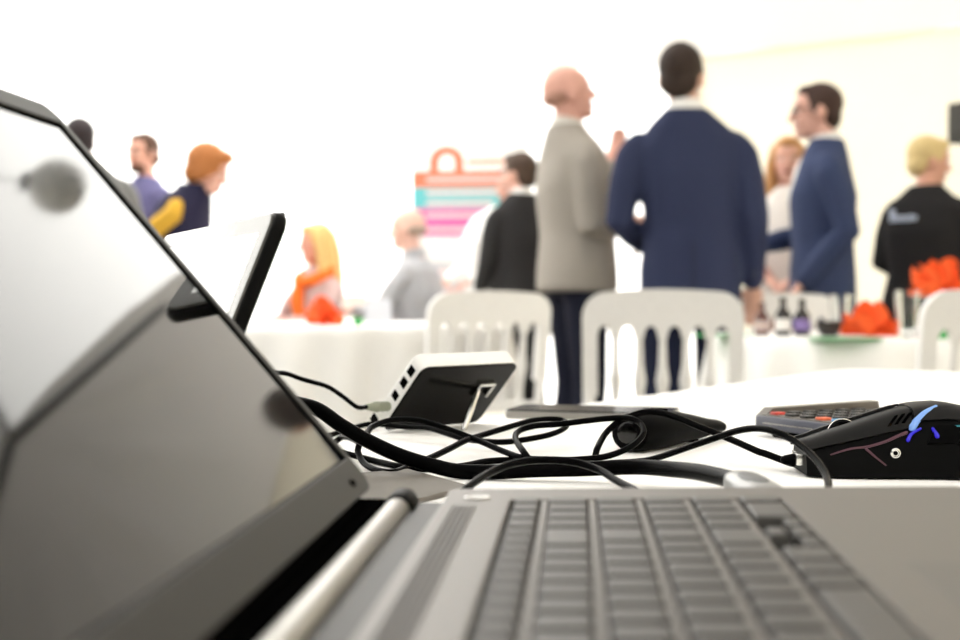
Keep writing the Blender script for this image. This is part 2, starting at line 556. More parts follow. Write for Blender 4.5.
# bezel as a frame with rounded outer corners
def rrect(a0, a1, y0, y1, r, z):
    o = []
    for ca, cy, s0 in ((a1 - r, y1 - r, 0), (a0 + r, y1 - r, 90), (a0 + r, y0 + r, 180), (a1 - r, y0 + r, 270)):
        for k in range(6):
            t = R(s0 + 90 * k / 5)
            o.append(LM @ Vector((ca + r * math.cos(t), cy + r * math.sin(t), z)))
    return o
def frame(a0, a1, y0, y1, r, ws, z0, z1, ri=.0008):
    wb, wt, wy = ws
    O = lambda z, i=0: rrect(a0 + i, a1 - i, y0 + i, y1 - i, r - i, z)
    I = lambda z, i=0: rrect(a0 + wb - i, a1 - wt + i, y0 + wy - i, y1 - wy + i, ri + i, z)
    return G().loft([O(z0), O(z1 - .0005), O(z1, .0005), I(z1, .0005), I(z1 - .0005), I(z0)], closed=True)
frame(0, LL, -LEN, .002, .012, (bb, bt, bs), -.0008, .0012).build('bezel', bezel_m, lid)
frame(bb, LL - bt, -LEN + bs, .002 - bs, .001, (.0008, .0028, .0036), -.0004, .0007).build('screen_gasket', gasket_m, lid)
lidbox(bb - .0002, LL - bt - .0005, -LEN + bs, .002 - bs, -.0007, .0001, .0008, .0001).build('screen', screen_m, lid, smooth=False)
G().ell(LM @ Vector((.0065, -.030, .0012)), .0017, nu=10, nv=6).build('screw_cap', gasket_m, lid)
G().slab((-.004, -LEN + .05, -.006), (.001, -.035, .0), .001, .0004, LM).build('lid_gap_shade', gasket_m, lid)  # black strip standing in for shade along the lid's lower edge

# grey card under the laptop corner
cardp = [on_table(335, 478, .001), on_table(408, 472, .001), on_table(470, 489, .001), on_table(372, 514, .001)]
g = G(); g.loft([[Vector((p.x, p.y, TZ + .0002)) for p in cardp], [Vector((p.x, p.y, TZ + .003)) for p in cardp]])
tag(g.build('card_folder', M('grey_card', (116, 111, 104), .7, 0, .3, var=.08), smooth=False), 'flat grey card folder lying under the far corner of the laptop', 'folder')

# ================================================================== TABLET behind the lid
TA, TB = R(65), R(22)
tw_ = Vector((math.cos(TA), -math.sin(TA), 0)); tb_ = Vector((math.sin(TA), math.cos(TA), 0))
tu_ = tb_ * math.sin(TB) + Vector((0, 0, 1)) * math.cos(TB)
tn_ = tu_.cross(tw_)                      # points behind the tablet or in front; fixed below
if tn_.dot(Vector((-tb_.x, -tb_.y, 0.3))) < 0: tn_ = -tn_
corner = at(278, 208, .66)
TH = (corner.z - TZ) / tu_.z - .0005; TWD = .262; TT = .0085
tab_o = corner - tu_ * TH
tabl = empty('tablet', (tab_o.x, tab_o.y, TZ), 0, 'black cased tablet with a bright white screen leaning behind the laptop lid', 'tablet')
def TM():
    m = Matrix((( -tw_.x, tu_.x, tn_.x, 0), (-tw_.y, tu_.y, tn_.y, 0), (-tw_.z, tu_.z, tn_.z, 0), (0, 0, 0, 1)))
    return Matrix.Translation(tab_o - Vector((tab_o.x, tab_o.y, TZ))) @ m
tmx = TM()
case_m = M('black_rubber_case', (5, 5, 5), .45, 0, .08, var=.2, scale=200)
G().slab((0, 0, -TT), (TWD, TH, -.0004), .010, .0035, tmx, 6).build('case', case_m, tabl)
G().slab((.0025, .0025, -.002), (TWD - .0025, TH - .0025, .0004), .008, .0003, tmx, 6).build('glass_border', M('grey_tablet_border', (92, 92, 88), .15, 0, .15, var=.02), tabl)
G().slab((.016, .013, .0002), (TWD - .016, TH - .013, .0007), .001, .0001, tmx).build('screen', M('lit_tablet_screen', (235, 235, 232), .1, 0, .5, emit=(255, 254, 248), es=.8), tabl)
G().tube([tmx @ Vector((.003, .03, -.006)), tmx @ Vector((.003, TH - .02, -.006))], .0012, 6).build('case_rim', M('olive_case_edge', (120, 116, 70), .5), tabl)
G().tube([tmx @ Vector((.010, TH - .0005, -.006)), tmx @ Vector((.016, TH - .0005, -.006))], .0015, 6).build('side_button', black_m, tabl)
# folded stand behind the tablet, resting on the cloth
so = Vector((tab_o.x, tab_o.y, TZ))
p1 = tmx @ Vector((TWD * .5, TH * .62, -TT)); p2 = Vector((p1.x + tb_.x * .06, p1.y + tb_.y * .06, .004)); p1b = tmx @ Vector((TWD * .3, TH * .62, -TT)); p2b = Vector((p1b.x + tb_.x * .06, p1b.y + tb_.y * .06, .004))
G().add([p1, p1b, p2b, p2, p1 + tn_ * .003, p1b + tn_ * .003, p2b + tn_ * .003, p2 + tn_ * .003], [[0, 1, 2, 3], [7, 6, 5, 4], [0, 4, 5, 1], [1, 5, 6, 2], [2, 6, 7, 3], [3, 7, 4, 0]]).build('stand_flap', case_m, tabl, smooth=False)

# ================================================================== SMALL WHITE DEVICE ON A KICKSTAND
BL = on_table(381, 432, .0); BR = on_table(478, 423.5, .0)
dw = (BR - BL); dw.z = 0; DWID = dw.length; dw.normalize()
pd = Vector((dw.y, -dw.x, 0))                         # towards camera right
DLEAN = R(44)
du = pd * math.sin(DLEAN) + Vector((0, 0, 1)) * math.cos(DLEAN)
dn = du.cross(dw); dn = dn if dn.z > 0 else -dn       # front normal, up and away
DH = .0535 / math.cos(DLEAN); DT = .015
dev = empty('desktop_display', (BL.x, BL.y, TZ), 0, 'small white edged device with glossy black back propped on a chrome kickstand', 'device')
dm = Matrix(((dw.x, du.x, dn.x, 0), (dw.y, du.y, dn.y, 0), (dw.z, du.z, dn.z, 0), (0, 0, 0, 1)))
dm = Matrix.Translation((0, 0, .0008)) @ dm
G().slab((0, 0, .0008), (DWID, DH, DT), .008, .0015, dm, 6).build('housing', M('white_plastic', (244, 243, 240), .35, 0, .5, var=.02), dev)
G().slab((.0008, .0004, -.0004), (DWID - .0008, DH - .0008, .0016), .0075, .0004, dm, 6).build('back_panel', M('gloss_black_back', (5, 5, 5), .12, 0, .10, var=.1), dev)
for yy, h in ((.062, .0085), (.049, .0085), (.034, .0075)):
    G().slab((-.0005, yy - h / 2, .0042), (.002, yy + h / 2, .0112), .0006, .0002, dm).build('port', gasket_m, dev)
G().slab((-.006, .002, .003), (.0, .011, .012), .001, .0004, dm).build('edge_tab', M('white_plastic', (244, 243, 240)), dev)
G().slab((-.0064, .0028, .0035), (-.0058, .0102, .0115), .001, .0002, dm).build('edge_tab_cap', black_m, dev)
# kickstand: frame hinged on the back plus a leg to the cloth
hk = dm @ Vector((DWID * .70, DH * .70, -.0022))
hk2 = dm @ Vector((DWID * .84, DH * .70, -.0022)); hk3 = dm @ Vector((DWID * .70, DH * .52, -.0022)); hk4 = dm @ Vector((DWID * .84, DH * .52, -.0022))
G().tube([hk3, hk, hk2, hk4], .0020, 8).build('kickstand_bracket', chrome_m, dev)
ft = on_table(464, 431, .0) - Vector((BL.x, BL.y, TZ)); ft.z = .0014
lg = (hk3 + hk) / 2 - dn * .001
G().tube([lg, lg.lerp(ft, .5), ft], [.0026, .0025, .0024], 8, flat=1.0).build('kickstand_leg', chrome_m, dev)
# jack plug and its lead
jp0 = dm @ Vector((-.0015, .0215, .0075)) + Vector((BL.x, BL.y, TZ))
jdir = (at(364, 407, 1.055) - jp0)
jack = empty('jack_lead', (jp0.x, jp0.y, TZ), 0, 'thin black lead with a grey green plug in the white edged device', 'cable')
jo = Vector((jp0.x, jp0.y, TZ))
olive_m = M('grey_green_plug', (140, 144, 126), .45, .2, var=.08)
pe = at(367, 407, jp0.y - .010)
G().tube([jp0 - jo, jp0.lerp(pe, .45) - jo, jp0.lerp(pe, .5) - jo, jp0.lerp(pe, .75) - jo, pe - jo], [.0042, .0042, .0047, .0036, .0026], 14).build('plug', olive_m, jack)
lead = spline([pe, at(357, 407, 1.05), at(342, 396, 1.045), at(327, 386.5, 1.04), at(303, 379.5, 1.03), at(281, 373, 1.02), at(255, 380, 1.01), at(225, 420, 1.0), on_table(200, 446, .003), on_table(170, 452, .002)], 6)
G().tube([p - jo for p in lead], .0019, 8).build('lead', M('black_cable_rubber', (9, 9, 9), .25, 0, .010, var=.15), jack)

# ================================================================== CABLES
cable_m = MATS['black_cable_rubber']
def cable(label, pts, r, k=8, name='cable'):
    P = spline(pts, k)
    P = [Vector((p.x, p.y, max(p.z, TZ + r))) for p in P]
    o = G().tube(P, r, 10).build(name, cable_m)
    o.location = (0, 0, 0)
    return tag(o, label, 'cable')
# thick lead into the far side of the laptop
thick = empty('display_lead', (at(636, 468, .78).x, .78, TZ), 0, 'thick black lead with a silver grey plug in the far side of the laptop', 'cable')
to = thick.location.copy()
r = .0045
TP = [on_table(215, 440, .012), at(262, 405, .86), at(309, 406, .83), at(342, 426, .815), at(368, 441, .81), at(401, 456, .805)] + [cab(*q, r=r) for q in ((434, 466, .80), (458, 471, .80), (496, 472, .795), (535, 470, .79), (580, 469, .785), (636, 467, .77))] + [at(674, 469.5, .74), at(700, 472.5, .71), at(727, 478.5, .675), at(738, 482, .655)]
P = [Vector((p.x, p.y, max(p.z, TZ + r))) for p in spline(TP, 8)]
G().tube([p - to for p in P], [r * 1.0] * len(P), 14).build('lead', cable_m, thick)
pl = at(738, 482, .655); pl2 = Vector((pl.x + .010, .583, TZ + .0135))
ax = (pl2 - pl)
g = G(); rings = []
sd = ax.cross(Vector((0, 0, 1))).normalized(); uu = sd.cross(ax).normalized()
for t, wx, wz in ((-.06, .0045, .0045), (.0, .0075, .0058), (.12, .0098, .0068), (.45, .0102, .0068), (.8, .0102, .0064), (.84, .008, .0045), (1.0, .008, .0045)):
    rings.append([pl + ax * t - to + (sd * math.copysign(abs(math.cos(2 * PI * k / 20)) ** .7, math.cos(2 * PI * k / 20)) * wx + uu * math.copysign(abs(math.sin(2 * PI * k / 20)) ** .7, math.sin(2 * PI * k / 20)) * wz) for k in range(20)])
plug = g.loft(rings).build('plug', M('silver_grey_plug', (138, 139, 138), .3, .3, .5, var=.04), thick)
G().ell(pl + ax * .30 + uu * .0062 - to, (.0062, .016, .0012), Matrix((sd, ax.normalized(), uu)).transposed()).build('plug_grip', M('grey_plug_grip', (92, 93, 94), .45), plug)

cr = .0021
cable('black cable making the long loop that ends beside the tapered black gadget',
      [cab(*q, r=cr) for q in ((366, 436, .90), (372, 427, .92), (392, 420, .94), (419, 420.5, .94), (445, 428, .93), (477, 440, .91), (505, 452, .88), (524, 458, .86), (552, 460, .85), (580, 459.5, .85), (608, 456, .86), (631, 446.5, .87), (643, 434, .885), (641, 424, .90), (630, 418.5, .91), (614, 418, .92), (589, 420.5, .92), (561, 424, .92), (535, 426, .92), (519, 431, .91), (515.5, 439, .89), (523, 451, .86), (531, 461, .85), (540, 467, .845), (575, 468, .85), (605, 466, .85))], cr)
cable('black cable curling from the lid corner into a flat oval loop beside the kickstand device',
      [cab(*q, r=cr) for q in ((330, 447, .93), (343, 437, .93), (358, 442, .87), (358, 452, .86), (364, 463, .845), (376, 470, .835), (392, 472.5, .825), (406, 468, .83), (430, 458, .86), (449, 449, .885), (467, 440, .91), (486, 434, .935), (514, 425.5, .96), (533, 420.5, .98), (552, 419, .99), (564, 421, .99), (566, 427, .97), (552, 434, .95), (529, 439, .94), (505, 442, .94), (486, 441.5, .95), (464, 439, .96), (445, 433, .98), (428, 428, 1.0), (405, 427, 1.02), (372, 424, 1.04), (350, 429, 1.02), (325, 437, 1.0))], cr)
cable('short black cable passing under the thick lead and behind the front arch',
      [cab(*q, r=cr) for q in ((340, 452, .9), (363, 458, .88), (379, 462, .87), (401, 466.5, .86), (430, 469, .855), (462, 466, .86), (486, 461.5, .87), (511, 460, .875), (540, 460.5, .87), (566, 462, .868), (590, 463, .865))], cr)
cable('black cable arching over the thick lead just beyond the laptop keyboard',
      [cab(*q, r=cr) for q in ((452, 502, .64), (467, 488, .66), (486, 475, .69), (505, 466, .71), (527, 461, .725), (552, 460, .73), (576, 462.5, .73), (599, 470, .715), (617, 481, .69), (634, 490, .665), (650, 500, .64))], cr)
cable('black cable arching past the gadget and dropping down behind the laptop edge near the mouse',
      [cab(*q, r=cr) for q in ((610, 463, .87), (636, 461.5, .86), (655, 458.5, .85), (692, 446, .82), (721, 436, .80), (739, 430.5, .785), (757, 428.5, .77), (774, 431.5, .755), (792, 439.5, .74), (809, 452.5, .72), (821, 466, .70), (827.5, 479, .68), (828, 490, .655), (822, 500, .64))], cr * .95)

# ================================================================== MOUSE
MX0 = at(803, 460, .82).x
mouse = empty('gaming_mouse', (MX0, .828, TZ), R(-3), 'black gaming mouse with blue and pink light strips and a chrome side screw', 'mouse')
mb_m = M('matt_black_mouse', (6, 6, 6), .5, 0, .06, var=.15, scale=300)
mt_m = M('mouse_top_black', (20, 19, 18), .5, 0, .15, var=.1, scale=300)
_st = [(0, .0235, .0195), (.01, .0275, .0235), (.022, .0295, .0275), (.04, .0305, .0335), (.055, .030, .0385), (.07, .030, .0415), (.085, .0315, .0425), (.1, .033, .0395), (.113, .031, .032), (.122, .024, .022), (.127, .012, .012)]
def mst(x):
    x = min(max(x, 0), .127)
    for (a, w0, h0), (b_, w1, h1) in zip(_st, _st[1:]):
        if x <= b_:
            t = (x - a) / (b_ - a); return w0 + (w1 - w0) * t, h0 + (h1 - h0) * t
def mside(x, a, off=0.0):
    w, h = mst(x)
    c, s_ = math.cos(a), math.sin(a)
    pinch = 1 - .10 * math.sin(min(1, max(0, (a / (PI / 2)))) * PI)
    return Vector((x, -(w * pinch + off) * math.copysign(abs(c) ** .5, c), (h + off) * abs(s_) ** .75 + .001))
g = G(); rings = []
for i in range(26):
    x = .127 * i / 25
    rings.append([mside(x, PI * k / 22) for k in range(23)])
g.loft(rings).build('body', mb_m, mouse)
def patch(x0, x1, a0, a1, off, name, mat, parent=mouse, n=12, m_=8, skew=0.0):
    vs = []; 
    for lev in (off * .2, off):
        for i in range(n + 1):
            for k in range(m_ + 1):
                a = a0 + (a1 - a0) * k / m_
                x = x0 + (x1 - x0) * i / n + skew * (k / m_ - .5)
                vs.append(mside(x, a, lev))
    fs = []; N = (n + 1) * (m_ + 1)
    for i in range(n):
        for k in range(m_):
            q = [i * (m_ + 1) + k, (i + 1) * (m_ + 1) + k, (i + 1) * (m_ + 1) + k + 1, i * (m_ + 1) + k + 1]
            fs.append([v + N for v in q]); fs.append(q[::-1])
    bd = [i * (m_ + 1) for i in range(n + 1)] + [n * (m_ + 1) + k for k in range(1, m_ + 1)] + [i * (m_ + 1) + m_ for i in range(n - 1, -1, -1)] + [k for k in range(m_ - 1, 0, -1)]
    for p, q in zip(bd, bd[1:] + bd[:1]):
        fs.append([p, q, q + N, p + N])
    return G().add(vs, fs).build(name, mat, parent)
patch(-.002, .062, R(40), R(86), .0016, 'left_button', mt_m)
patch(-.002, .062, R(94), R(140), .0016, 'right_button', mt_m)
patch(.064, .122, R(48), R(132), .0014, 'palm_cover', mt_m)
patch(.073, .088, R(22), R(40), .0014, 'thumb_button', black_m, skew=.006)
patch(.090, .108, R(22), R(40), .0014, 'thumb_button', black_m, skew=.006)
for k in range(3):
    patch(.050 + .0042 * k, .052 + .0042 * k, R(48), R(62), .0024, 'grip_slit', gasket_m, n=2, skew=.005)
wm = Matrix.Translation((.026, 0, .0245)) @ Matrix.Rotation(R(90), 4, 'X')
wheel = G().lathe([(.003, -.0035), (.0078, -.0035), (.009, -.002), (.009, .002), (.0078, .0035), (.003, .0035)], n=24, mat=wm).build('scroll_wheel', black_m, mouse)
G().lathe([(.0086, -.0008), (.0094, -.0006), (.0094, .0006), (.0086, .0008)], n=24, mat=wm).build('wheel_band', chrome_m, wheel)
def on_side(px, py):
    """mouse-local point on the near side that projects near a photo position"""
    x = (px - 803) / F * .805
    z = (479.5 - py) / F * .81
    w, h = mst(x)
    a = math.asin(min(.98, (max(.0005, z) / h)) ** (1 / .75))
    return x, a
def strip(pts, rads, mat, name):
    P = [mside(*on_side(*p), .0006) for p in pts]
    P = spline(P, 5)
    n = len(P); rr = [rads[0] + (rads[1] - rads[0]) * i / (n - 1) for i in range(n)]
    return G().tube(P, rr, 8).build(name, mat, mouse)
pink_m = M('pink_light_strip', (84, 58, 66), .3, 0, .2, emit=(160, 100, 120), es=.05)
blue_m = M('blue_light', (20, 20, 120), .25, emit=(50, 30, 235), es=.5)
cyan_m = M('pale_blue_light', (120, 160, 220), .25, emit=(110, 150, 235), es=.22)
teal_m = M('teal_light', (40, 110, 120), .25, emit=(40, 130, 140), es=.3)
strip([(826, 458), (845, 452), (860, 450), (878, 445), (892, 439), (900, 436)], (.0005, .0011), pink_m, 'light_strip')
strip([(860, 452), (868, 459), (878, 467)], (.0008, .0005), pink_m, 'light_strip')
strip([(906, 431), (912, 424), (921, 417), (933, 412)], (.0024, .0014), cyan_m, 'light_strip')
strip([(901, 443), (905, 437), (914, 432)], (.0012, .0007), blue_m, 'light_strip')
strip([(926, 432), (928, 436), (929, 439)], (.0010, .0018), blue_m, 'light_strip')
strip([(944, 430), (955, 430), (957, 434)], (.0009, .0012), teal_m, 'light_strip')
sp_ = mside(*on_side(888, 455), .0)
sm_ = Matrix.Translation(sp_) @ Matrix.Rotation(R(90), 4, 'X')
scr = G().lathe([(.0, -.001), (.0030, -.001), (.0030, .0012), (.0022, .0016), (.0019, .0010), (0.0001, .0010)], n=18, mat=sm_).build('side_screw', chrome_m, mouse)
G().lathe([(.0014, .0008), (.0014, .0013), (.0001, .0013)], n=12, mat=sm_).build('screw_centre', gasket_m, scr)
for x in (.012, .112):
    G().slab((x - .008, -.015, 0), (x + .008, .015, .0012), .004, .0003).build('glide_foot', gasket_m, mouse)
G().slab((-.004, -.012, .006), (.004, -.004, .013), .001, .0004).build('nose_grille', chrome_m, mouse)
G().slab((-.003, .004, .006), (.004, .012, .013), .001, .0004).build('nose_grille', chrome_m, mouse)
minv = (Matrix.Translation(mouse.location) @ Matrix.Rotation(R(-3), 4, 'Z')).inverted()
mr = .0022
mp_ = [Vector((.002, 0, .0085)), Vector((-.006, 0, .008))] + [minv @ cab(*q, r=mr) for q in ((792, 463.5, .83), (766, 454, .845), (758, 451.5, .85), (739, 443, .865), (719, 434.5, .88), (696, 425.5, .895), (677, 417.5, .91), (659, 412.5, .925), (640, 413, .93), (620, 421, .92), (606, 433, .91), (597.5, 448, .88), (594, 460, .87), (585, 466, .86), (560, 468, .85), (530, 468, .85))]
G().tube([Vector((p.x, p.y, max(p.z, mr))) for p in spline(mp_, 8)], mr, 10).build('lead', cable_m, mouse)
G().tube([(.002, 0, .0085), (-.004, 0, .0082), (-.009, 0, .008)], [.004, .0038, .003], 12).build('strain_relief', black_m, mouse)

# ================================================================== KEYPAD HANDSET behind the mouse
kp = on_table(761.5, 437, 0)
kd = Vector((.45, -.89, 0)).normalized(); kw = Vector((.89, .45, 0)).normalized()
pad = empty('keypad_handset', (kp.x, kp.y, TZ), 0, 'dark grey keypad handset with black, red, orange and blue buttons behind the mouse', 'keypad')
km = Matrix(((kw.x, kd.x, 0, 0), (kw.y, kd.y, 0, 0), (0, 0, 1, 0), (0, 0, 0, 1)))
KW_, KL_ = .125, .098
body_m = M('slate_handset', (74, 76, 88), .45, .1, .5, var=.08)
top_m = M('taupe_handset_top', (112, 106, 98), .5, .1, .4, var=.06)
G().slab((.004, .004, .0), (KW_ - .004, KL_ - .002, .008), .006, .002, km).build('foot_shell', gasket_m, pad)
G().slab((0, -.012, .0062), (KW_, KL_, .0165), .007, .0015, km).build('body', body_m, pad)
G().slab((.004, -.009, .0160), (KW_ - .003, KL_ - .003, .0176), .006, .0006, km).build('top_plate', top_m, pad)
# raised rear crest
g = G(); cr_ = [(.004, .016), (.012, .0220), (KW_ - .004, .0240), (KW_ - .002, .016)]
vs = []
g.prism([(x, z) for x, z in cr_], -.0115, -.001).xf(km).build('rear_crest', top_m, pad, smooth=False)
G().slab((-.0004, .002, .0108), (.0006, KL_ * .6, .0116), .0002, .0001, km).build('trim_line', silver_m, pad)
red_m = M('red_button', (206, 62, 52), .4); org_m = M('orange_button', (232, 106, 62), .4); blu_m = M('blue_button', (60, 150, 205), .4); blk_m = M('black_button', (22, 22, 24), .4)
col_at = {(0, 0): red_m, (0, 3): org_m, (0, 4): blu_m}
for i in range(6):
    for j in range(5):
        x = .011 + i * .0165; y = .006 + j * .0175
        G().slab((x - .0050, y - .0046, .0172), (x + .0050, y + .0046, .0196), .0022, .0008, km).build('button', col_at.get((i, j), blk_m), pad)

# ================================================================== TAPERED BLACK GADGET
ga = on_table(640, 451, 0); gb = on_table(712, 438, 0)
gd = (gb - ga); gd.z = 0; GL = gd.length; gd.normalize(); gs = Vector((gd.y, -gd.x, 0))
gad = empty('handheld_gadget', (ga.x, ga.y, TZ), 0, 'tapered black plastic handheld gadget with a rounded end under the cable loop', 'gadget')
rings = []
for t, w, h, zc in ((-.16, .004, .004, .0145), (-.155, .010, .009, .0145), (-.13, .0145, .0125, .0140), (-.05, .0165, .0138, .0139), (.15, .0185, .0140, .0141), (.40, .0175, .0125, .0132), (.65, .0155, .0095, .0115), (.85, .0145, .0068, .0100), (.97, .0140, .0056, .0095), (1.0, .0125, .0048, .0095)):
    rings.append([gd * (GL * t) + gs * (w * math.copysign(abs(math.cos(2 * PI * k / 24)) ** .8, math.cos(2 * PI * k / 24))) + Vector((0, 0, zc + h * math.sin(2 * PI * k / 24))) for k in range(24)])
G().loft(rings).build('shell', black_m, gad)
fm = rot_to(-gd)
G().ell(gd * (-.158 * GL) + Vector((0, 0, .0145)), (.0085, .0075, .0012), fm).build('end_disc', M('gloss_black_lens', (10, 10, 10), .15), gad)
G().slab((-.006, .012, .0265), (.006, .032, .0286), .003, .0008, Matrix(((gs.x, gd.x, 0, 0), (gs.y, gd.y, 0, 0), (0, 0, 1, 0), (0, 0, 0, 1)))).build('thumb_pad', gasket_m, gad)
G().slab((-.008, .072, 0.0), (.008, .076, .004), .002, .0008, Matrix(((gs.x, gd.x, 0, 0), (gs.y, gd.y, 0, 0), (0, 0, 1, 0), (0, 0, 0, 1)))).build('foot_rib', black_m, gad)

# ================================================================== PHONE lying flat
ph = on_table(503, 418, 0); ph2 = on_table(628, 421.5, 0)
pv = (ph2 - ph); pv.z = 0; pv.normalize(); pw = Vector((-pv.y, pv.x, 0))
pho = empty('smartphone', (ph.x, ph.y, TZ), 0, 'black topped phone with a silver rim lying flat behind the cables', 'phone')
pm = Matrix(((pv.x, pw.x, 0, 0), (pv.y, pw.y, 0, 0), (0, 0, 1, 0), (0, 0, 0, 1)))
G().slab((0, 0, 0), (.150, .072, .0068), .008, .0015, pm, 6).build('rim', silver_m, pho)
G().slab((.001, .001, .006), (.149, .071, .0078), .0075, .0004, pm, 6).build('glass_face', M('black_phone_glass', (10, 10, 10), .15, 0, .05), pho)

# ================================================================== BANQUET CHAIRS
chair_m = M('white_painted_wood', (241, 240, 238), .42, 0, .4, var=.04, scale=60)
pad_m = M('ivory_seat_pad', (226, 220, 206), .85, 0, .2, var=.05, scale=200, bump=.2)
def make_chair():
    c = empty('banquet_chair')
    W, ZT, ZS = .205, .872, .45
    lean = lambda z: -.19 - max(0, z - ZS) * .14
    # top rail: rounded shoulders, scalloped lower edge
    spx = [-.12, -.06, 0, .06, .12]
    poly = []
    r = .065
    poly.append((-W, .60)); poly.append((-W, ZT - r))
    for k in range(1, 7):
        a = R(180 - 90 * k / 6); poly.append((-W + r + r * math.cos(a), ZT - r + r * math.sin(a)))
    for k in range(1, 8): poly.append((-W + r + (2 * W - 2 * r) * k / 8, ZT + .006 * math.sin(PI * k / 8)))
    for k in range(7):
        a = R(90 - 90 * k / 6); poly.append((W - r + r * math.cos(a), ZT - r + r * math.sin(a)))
    poly.append((W, .60)); poly.append((W - .038, .60))
    xs = [W - .038, .132, .108, .072, .048, .012, -.012, -.048, -.072, -.108, -.132, -W + .038]
    base = .752
    for i in range(0, len(xs), 2):
        xa, xb = xs[i], xs[i + 1]
        for k in range(9):
            a = PI * k / 8
            poly.append((xa + (xb - xa) * (1 - math.cos(a)) / 2, base + .032 * math.sin(a)))
    poly.append((-W + .038, .60))
    g = G().prism(poly, -.013, .013)
    for v in g.v: v.y += lean(v.z)
    g.build('back_frame', chair_m, c, angle=50)
    for sx in (-1, 1):
        P = [(sx * (W - .015), lean(z) - (.05 * (1 - z / ZS) if z < ZS else 0), z) for z in (.01, .15, .3, .45, .62)]
        G().tube(P, [.013, .0145, .016, .017, .015], 8).build('rear_leg', chair_m, c)
        G().tube([(sx * .185, .185, .44), (sx * .185, .188, .2), (sx * .187, .19, .01)], [.018, .016, .012], 8).build('front_leg', chair_m, c)
        G().tube([(sx * .187, -.215, .2), (sx * .187, .185, .2)], .009, 8).build('side_stretcher', chair_m, c)
        G().tube([(sx * .187, -.215, .28), (sx * .187, .185, .28)], .009, 8).build('side_stretcher', chair_m, c)
    G().tube([(-.185, .187, .25), (.185, .187, .25)], .009, 8).build('front_stretcher', chair_m, c)
    for x in spx:
        z0, z1 = .52, .765
        pr = []
        for k in range(13):
            t = k / 12; z = z0 + (z1 - z0) * t
            rr = .0085 + .003 * math.sin(PI * t) + (.006 if k == 6 else (.003 if k in (5, 7) else 0))
            pr.append((rr, z))
        g = G().lathe(pr, (x, 0, 0), 10)
        for v in g.v: v.y += lean(v.z)
        g.build('spindle', chair_m, c)
    g = G().slab((-W + .02, -.011, .505), (W - .02, .011, .535), .004, .002)
    for v in g.v: v.y += lean(v.z)
    g.build('lower_rail', chair_m, c)
    G().slab((-.205, -.205, .42), (.205, .205, .45), .03, .004).build('seat_frame', chair_m, c)
    G().slab((-.195, -.185, .449), (.195, .198, .485), .04, .014).build('seat_pad', pad_m, c)
    return c
chair0 = make_chair()
_cf = [True]
def put_chair(x, y, rz, label):
    o = chair0 if _cf[0] else copy_tree(chair0)
    _cf[0] = False
    o.location = (x, y, 0); o.rotation_euler = (0, 0, R(rz))
    tag(o, label, 'chair', 'white banquet chairs')
put_chair(.50, 3.66, -8, 'white spindle back banquet chair in front of the man in the navy suit')
put_chair(-.075, 4.28, 26, 'white banquet chair at the round table in front of the person in the dark jacket')
put_chair(1.19, 3.30, 4, 'white banquet chair cut off by the right edge of the picture')
put_chair(1.18, 5.06, 176, 'white banquet chair beyond the right hand table facing the camera')

# ================================================================== ROUND TABLES
def round_table(x, y, rad, label, clabel, seed, drop=.02):
    t = empty('round_table', (x, y, 0), 0, label, 'table', 'round banquet tables')
    G().lathe([(rad - .01, .715), (rad - .004, .720), (rad - .004, .734), (rad - .01, .738)], n=48).build('table_top', wood_m, t)
    G().tube([(0, 0, .03), (0, 0, .715)], .03, 12, False).build('pedestal', steel_m, t)
    for k in range(4):
        a = PI / 4 + k * PI / 2
        G().tube([(0, 0, .06), (math.cos(a) * .3, math.sin(a) * .3, .015)], .015, 8).build('foot', steel_m, t)
    N = 160; rings = []
    for z, rr, am in ((.7415, rad - .02, 0), (.741, rad - .006, 0), (.736, rad + .002, 0), (.70, rad + .008, .004), (.60, rad + .018, .014), (.40, rad + .035, .030), (.2, rad + .045, .04), (drop, rad + .05, .046)):
        rings.append([Vector((x, y, z)) + Vector((math.cos(2 * PI * k / N), math.sin(2 * PI * k / N), 0)) * (rr + am * (math.sin(22 * 2 * PI * k / N + seed) + .4 * math.sin(9 * 2 * PI * k / N + 2 * seed))) for k in range(N)])
    vs = [v for r_ in rings for v in r_]
    fs = [[j * N + k, j * N + (k + 1) % N, (j + 1) * N + (k + 1) % N, (j + 1) * N + k] for j in range(len(rings) - 1) for k in range(N)] + [list(range(N))]
    tag(G().add(vs, fs).build('tablecloth', cloth_m, angle=70), clabel, 'tablecloth', 'round white tablecloths')
RTX, RTY = 1.33, 4.20
LTX, LTY = -.62, 6.15
round_table(RTX, RTY, .60, 'round banquet table on the right behind the white chairs', 'white cloth on the right hand round table', 1.0)
round_table(LTX, LTY, .76, 'round banquet table on the left where the blonde person sits', 'pleated white cloth on the left hand round table', 2.2)
RZ = .742
glass_m = glass_mat('clear_glass', (250, 252, 252))
def on_plane(px, py, z):
    d = _fw + Vector((1, 0, 0)) * ((px - 480) / F) + _up * ((320 - py) / F)
    return Vector((0, 0, CAMZ)) + d * ((z - CAMZ) / d.z)
def tumbler(px, Y, h, r, label):
    p = at(px, 300, Y)
    g = G().lathe([(r * .8, 0), (r, h), (r - .003, h), (r * .8 - .003, .008), (.001, .008)], n=24)
    o = g.build('tumbler', glass_m); o.location = (p.x, Y, RZ)
    tag(o, label, 'glass', 'table glasses')
tumbler(841, 4.15, .125, .036, 'clear glass beside the orange napkin on the right hand table')
tumbler(907, 3.87, .135, .036, 'clear glass by the right edge of the picture on the right hand table')
tumbler(262, 5.9, .12, .035, 'clear glass at the left end of the left hand table')
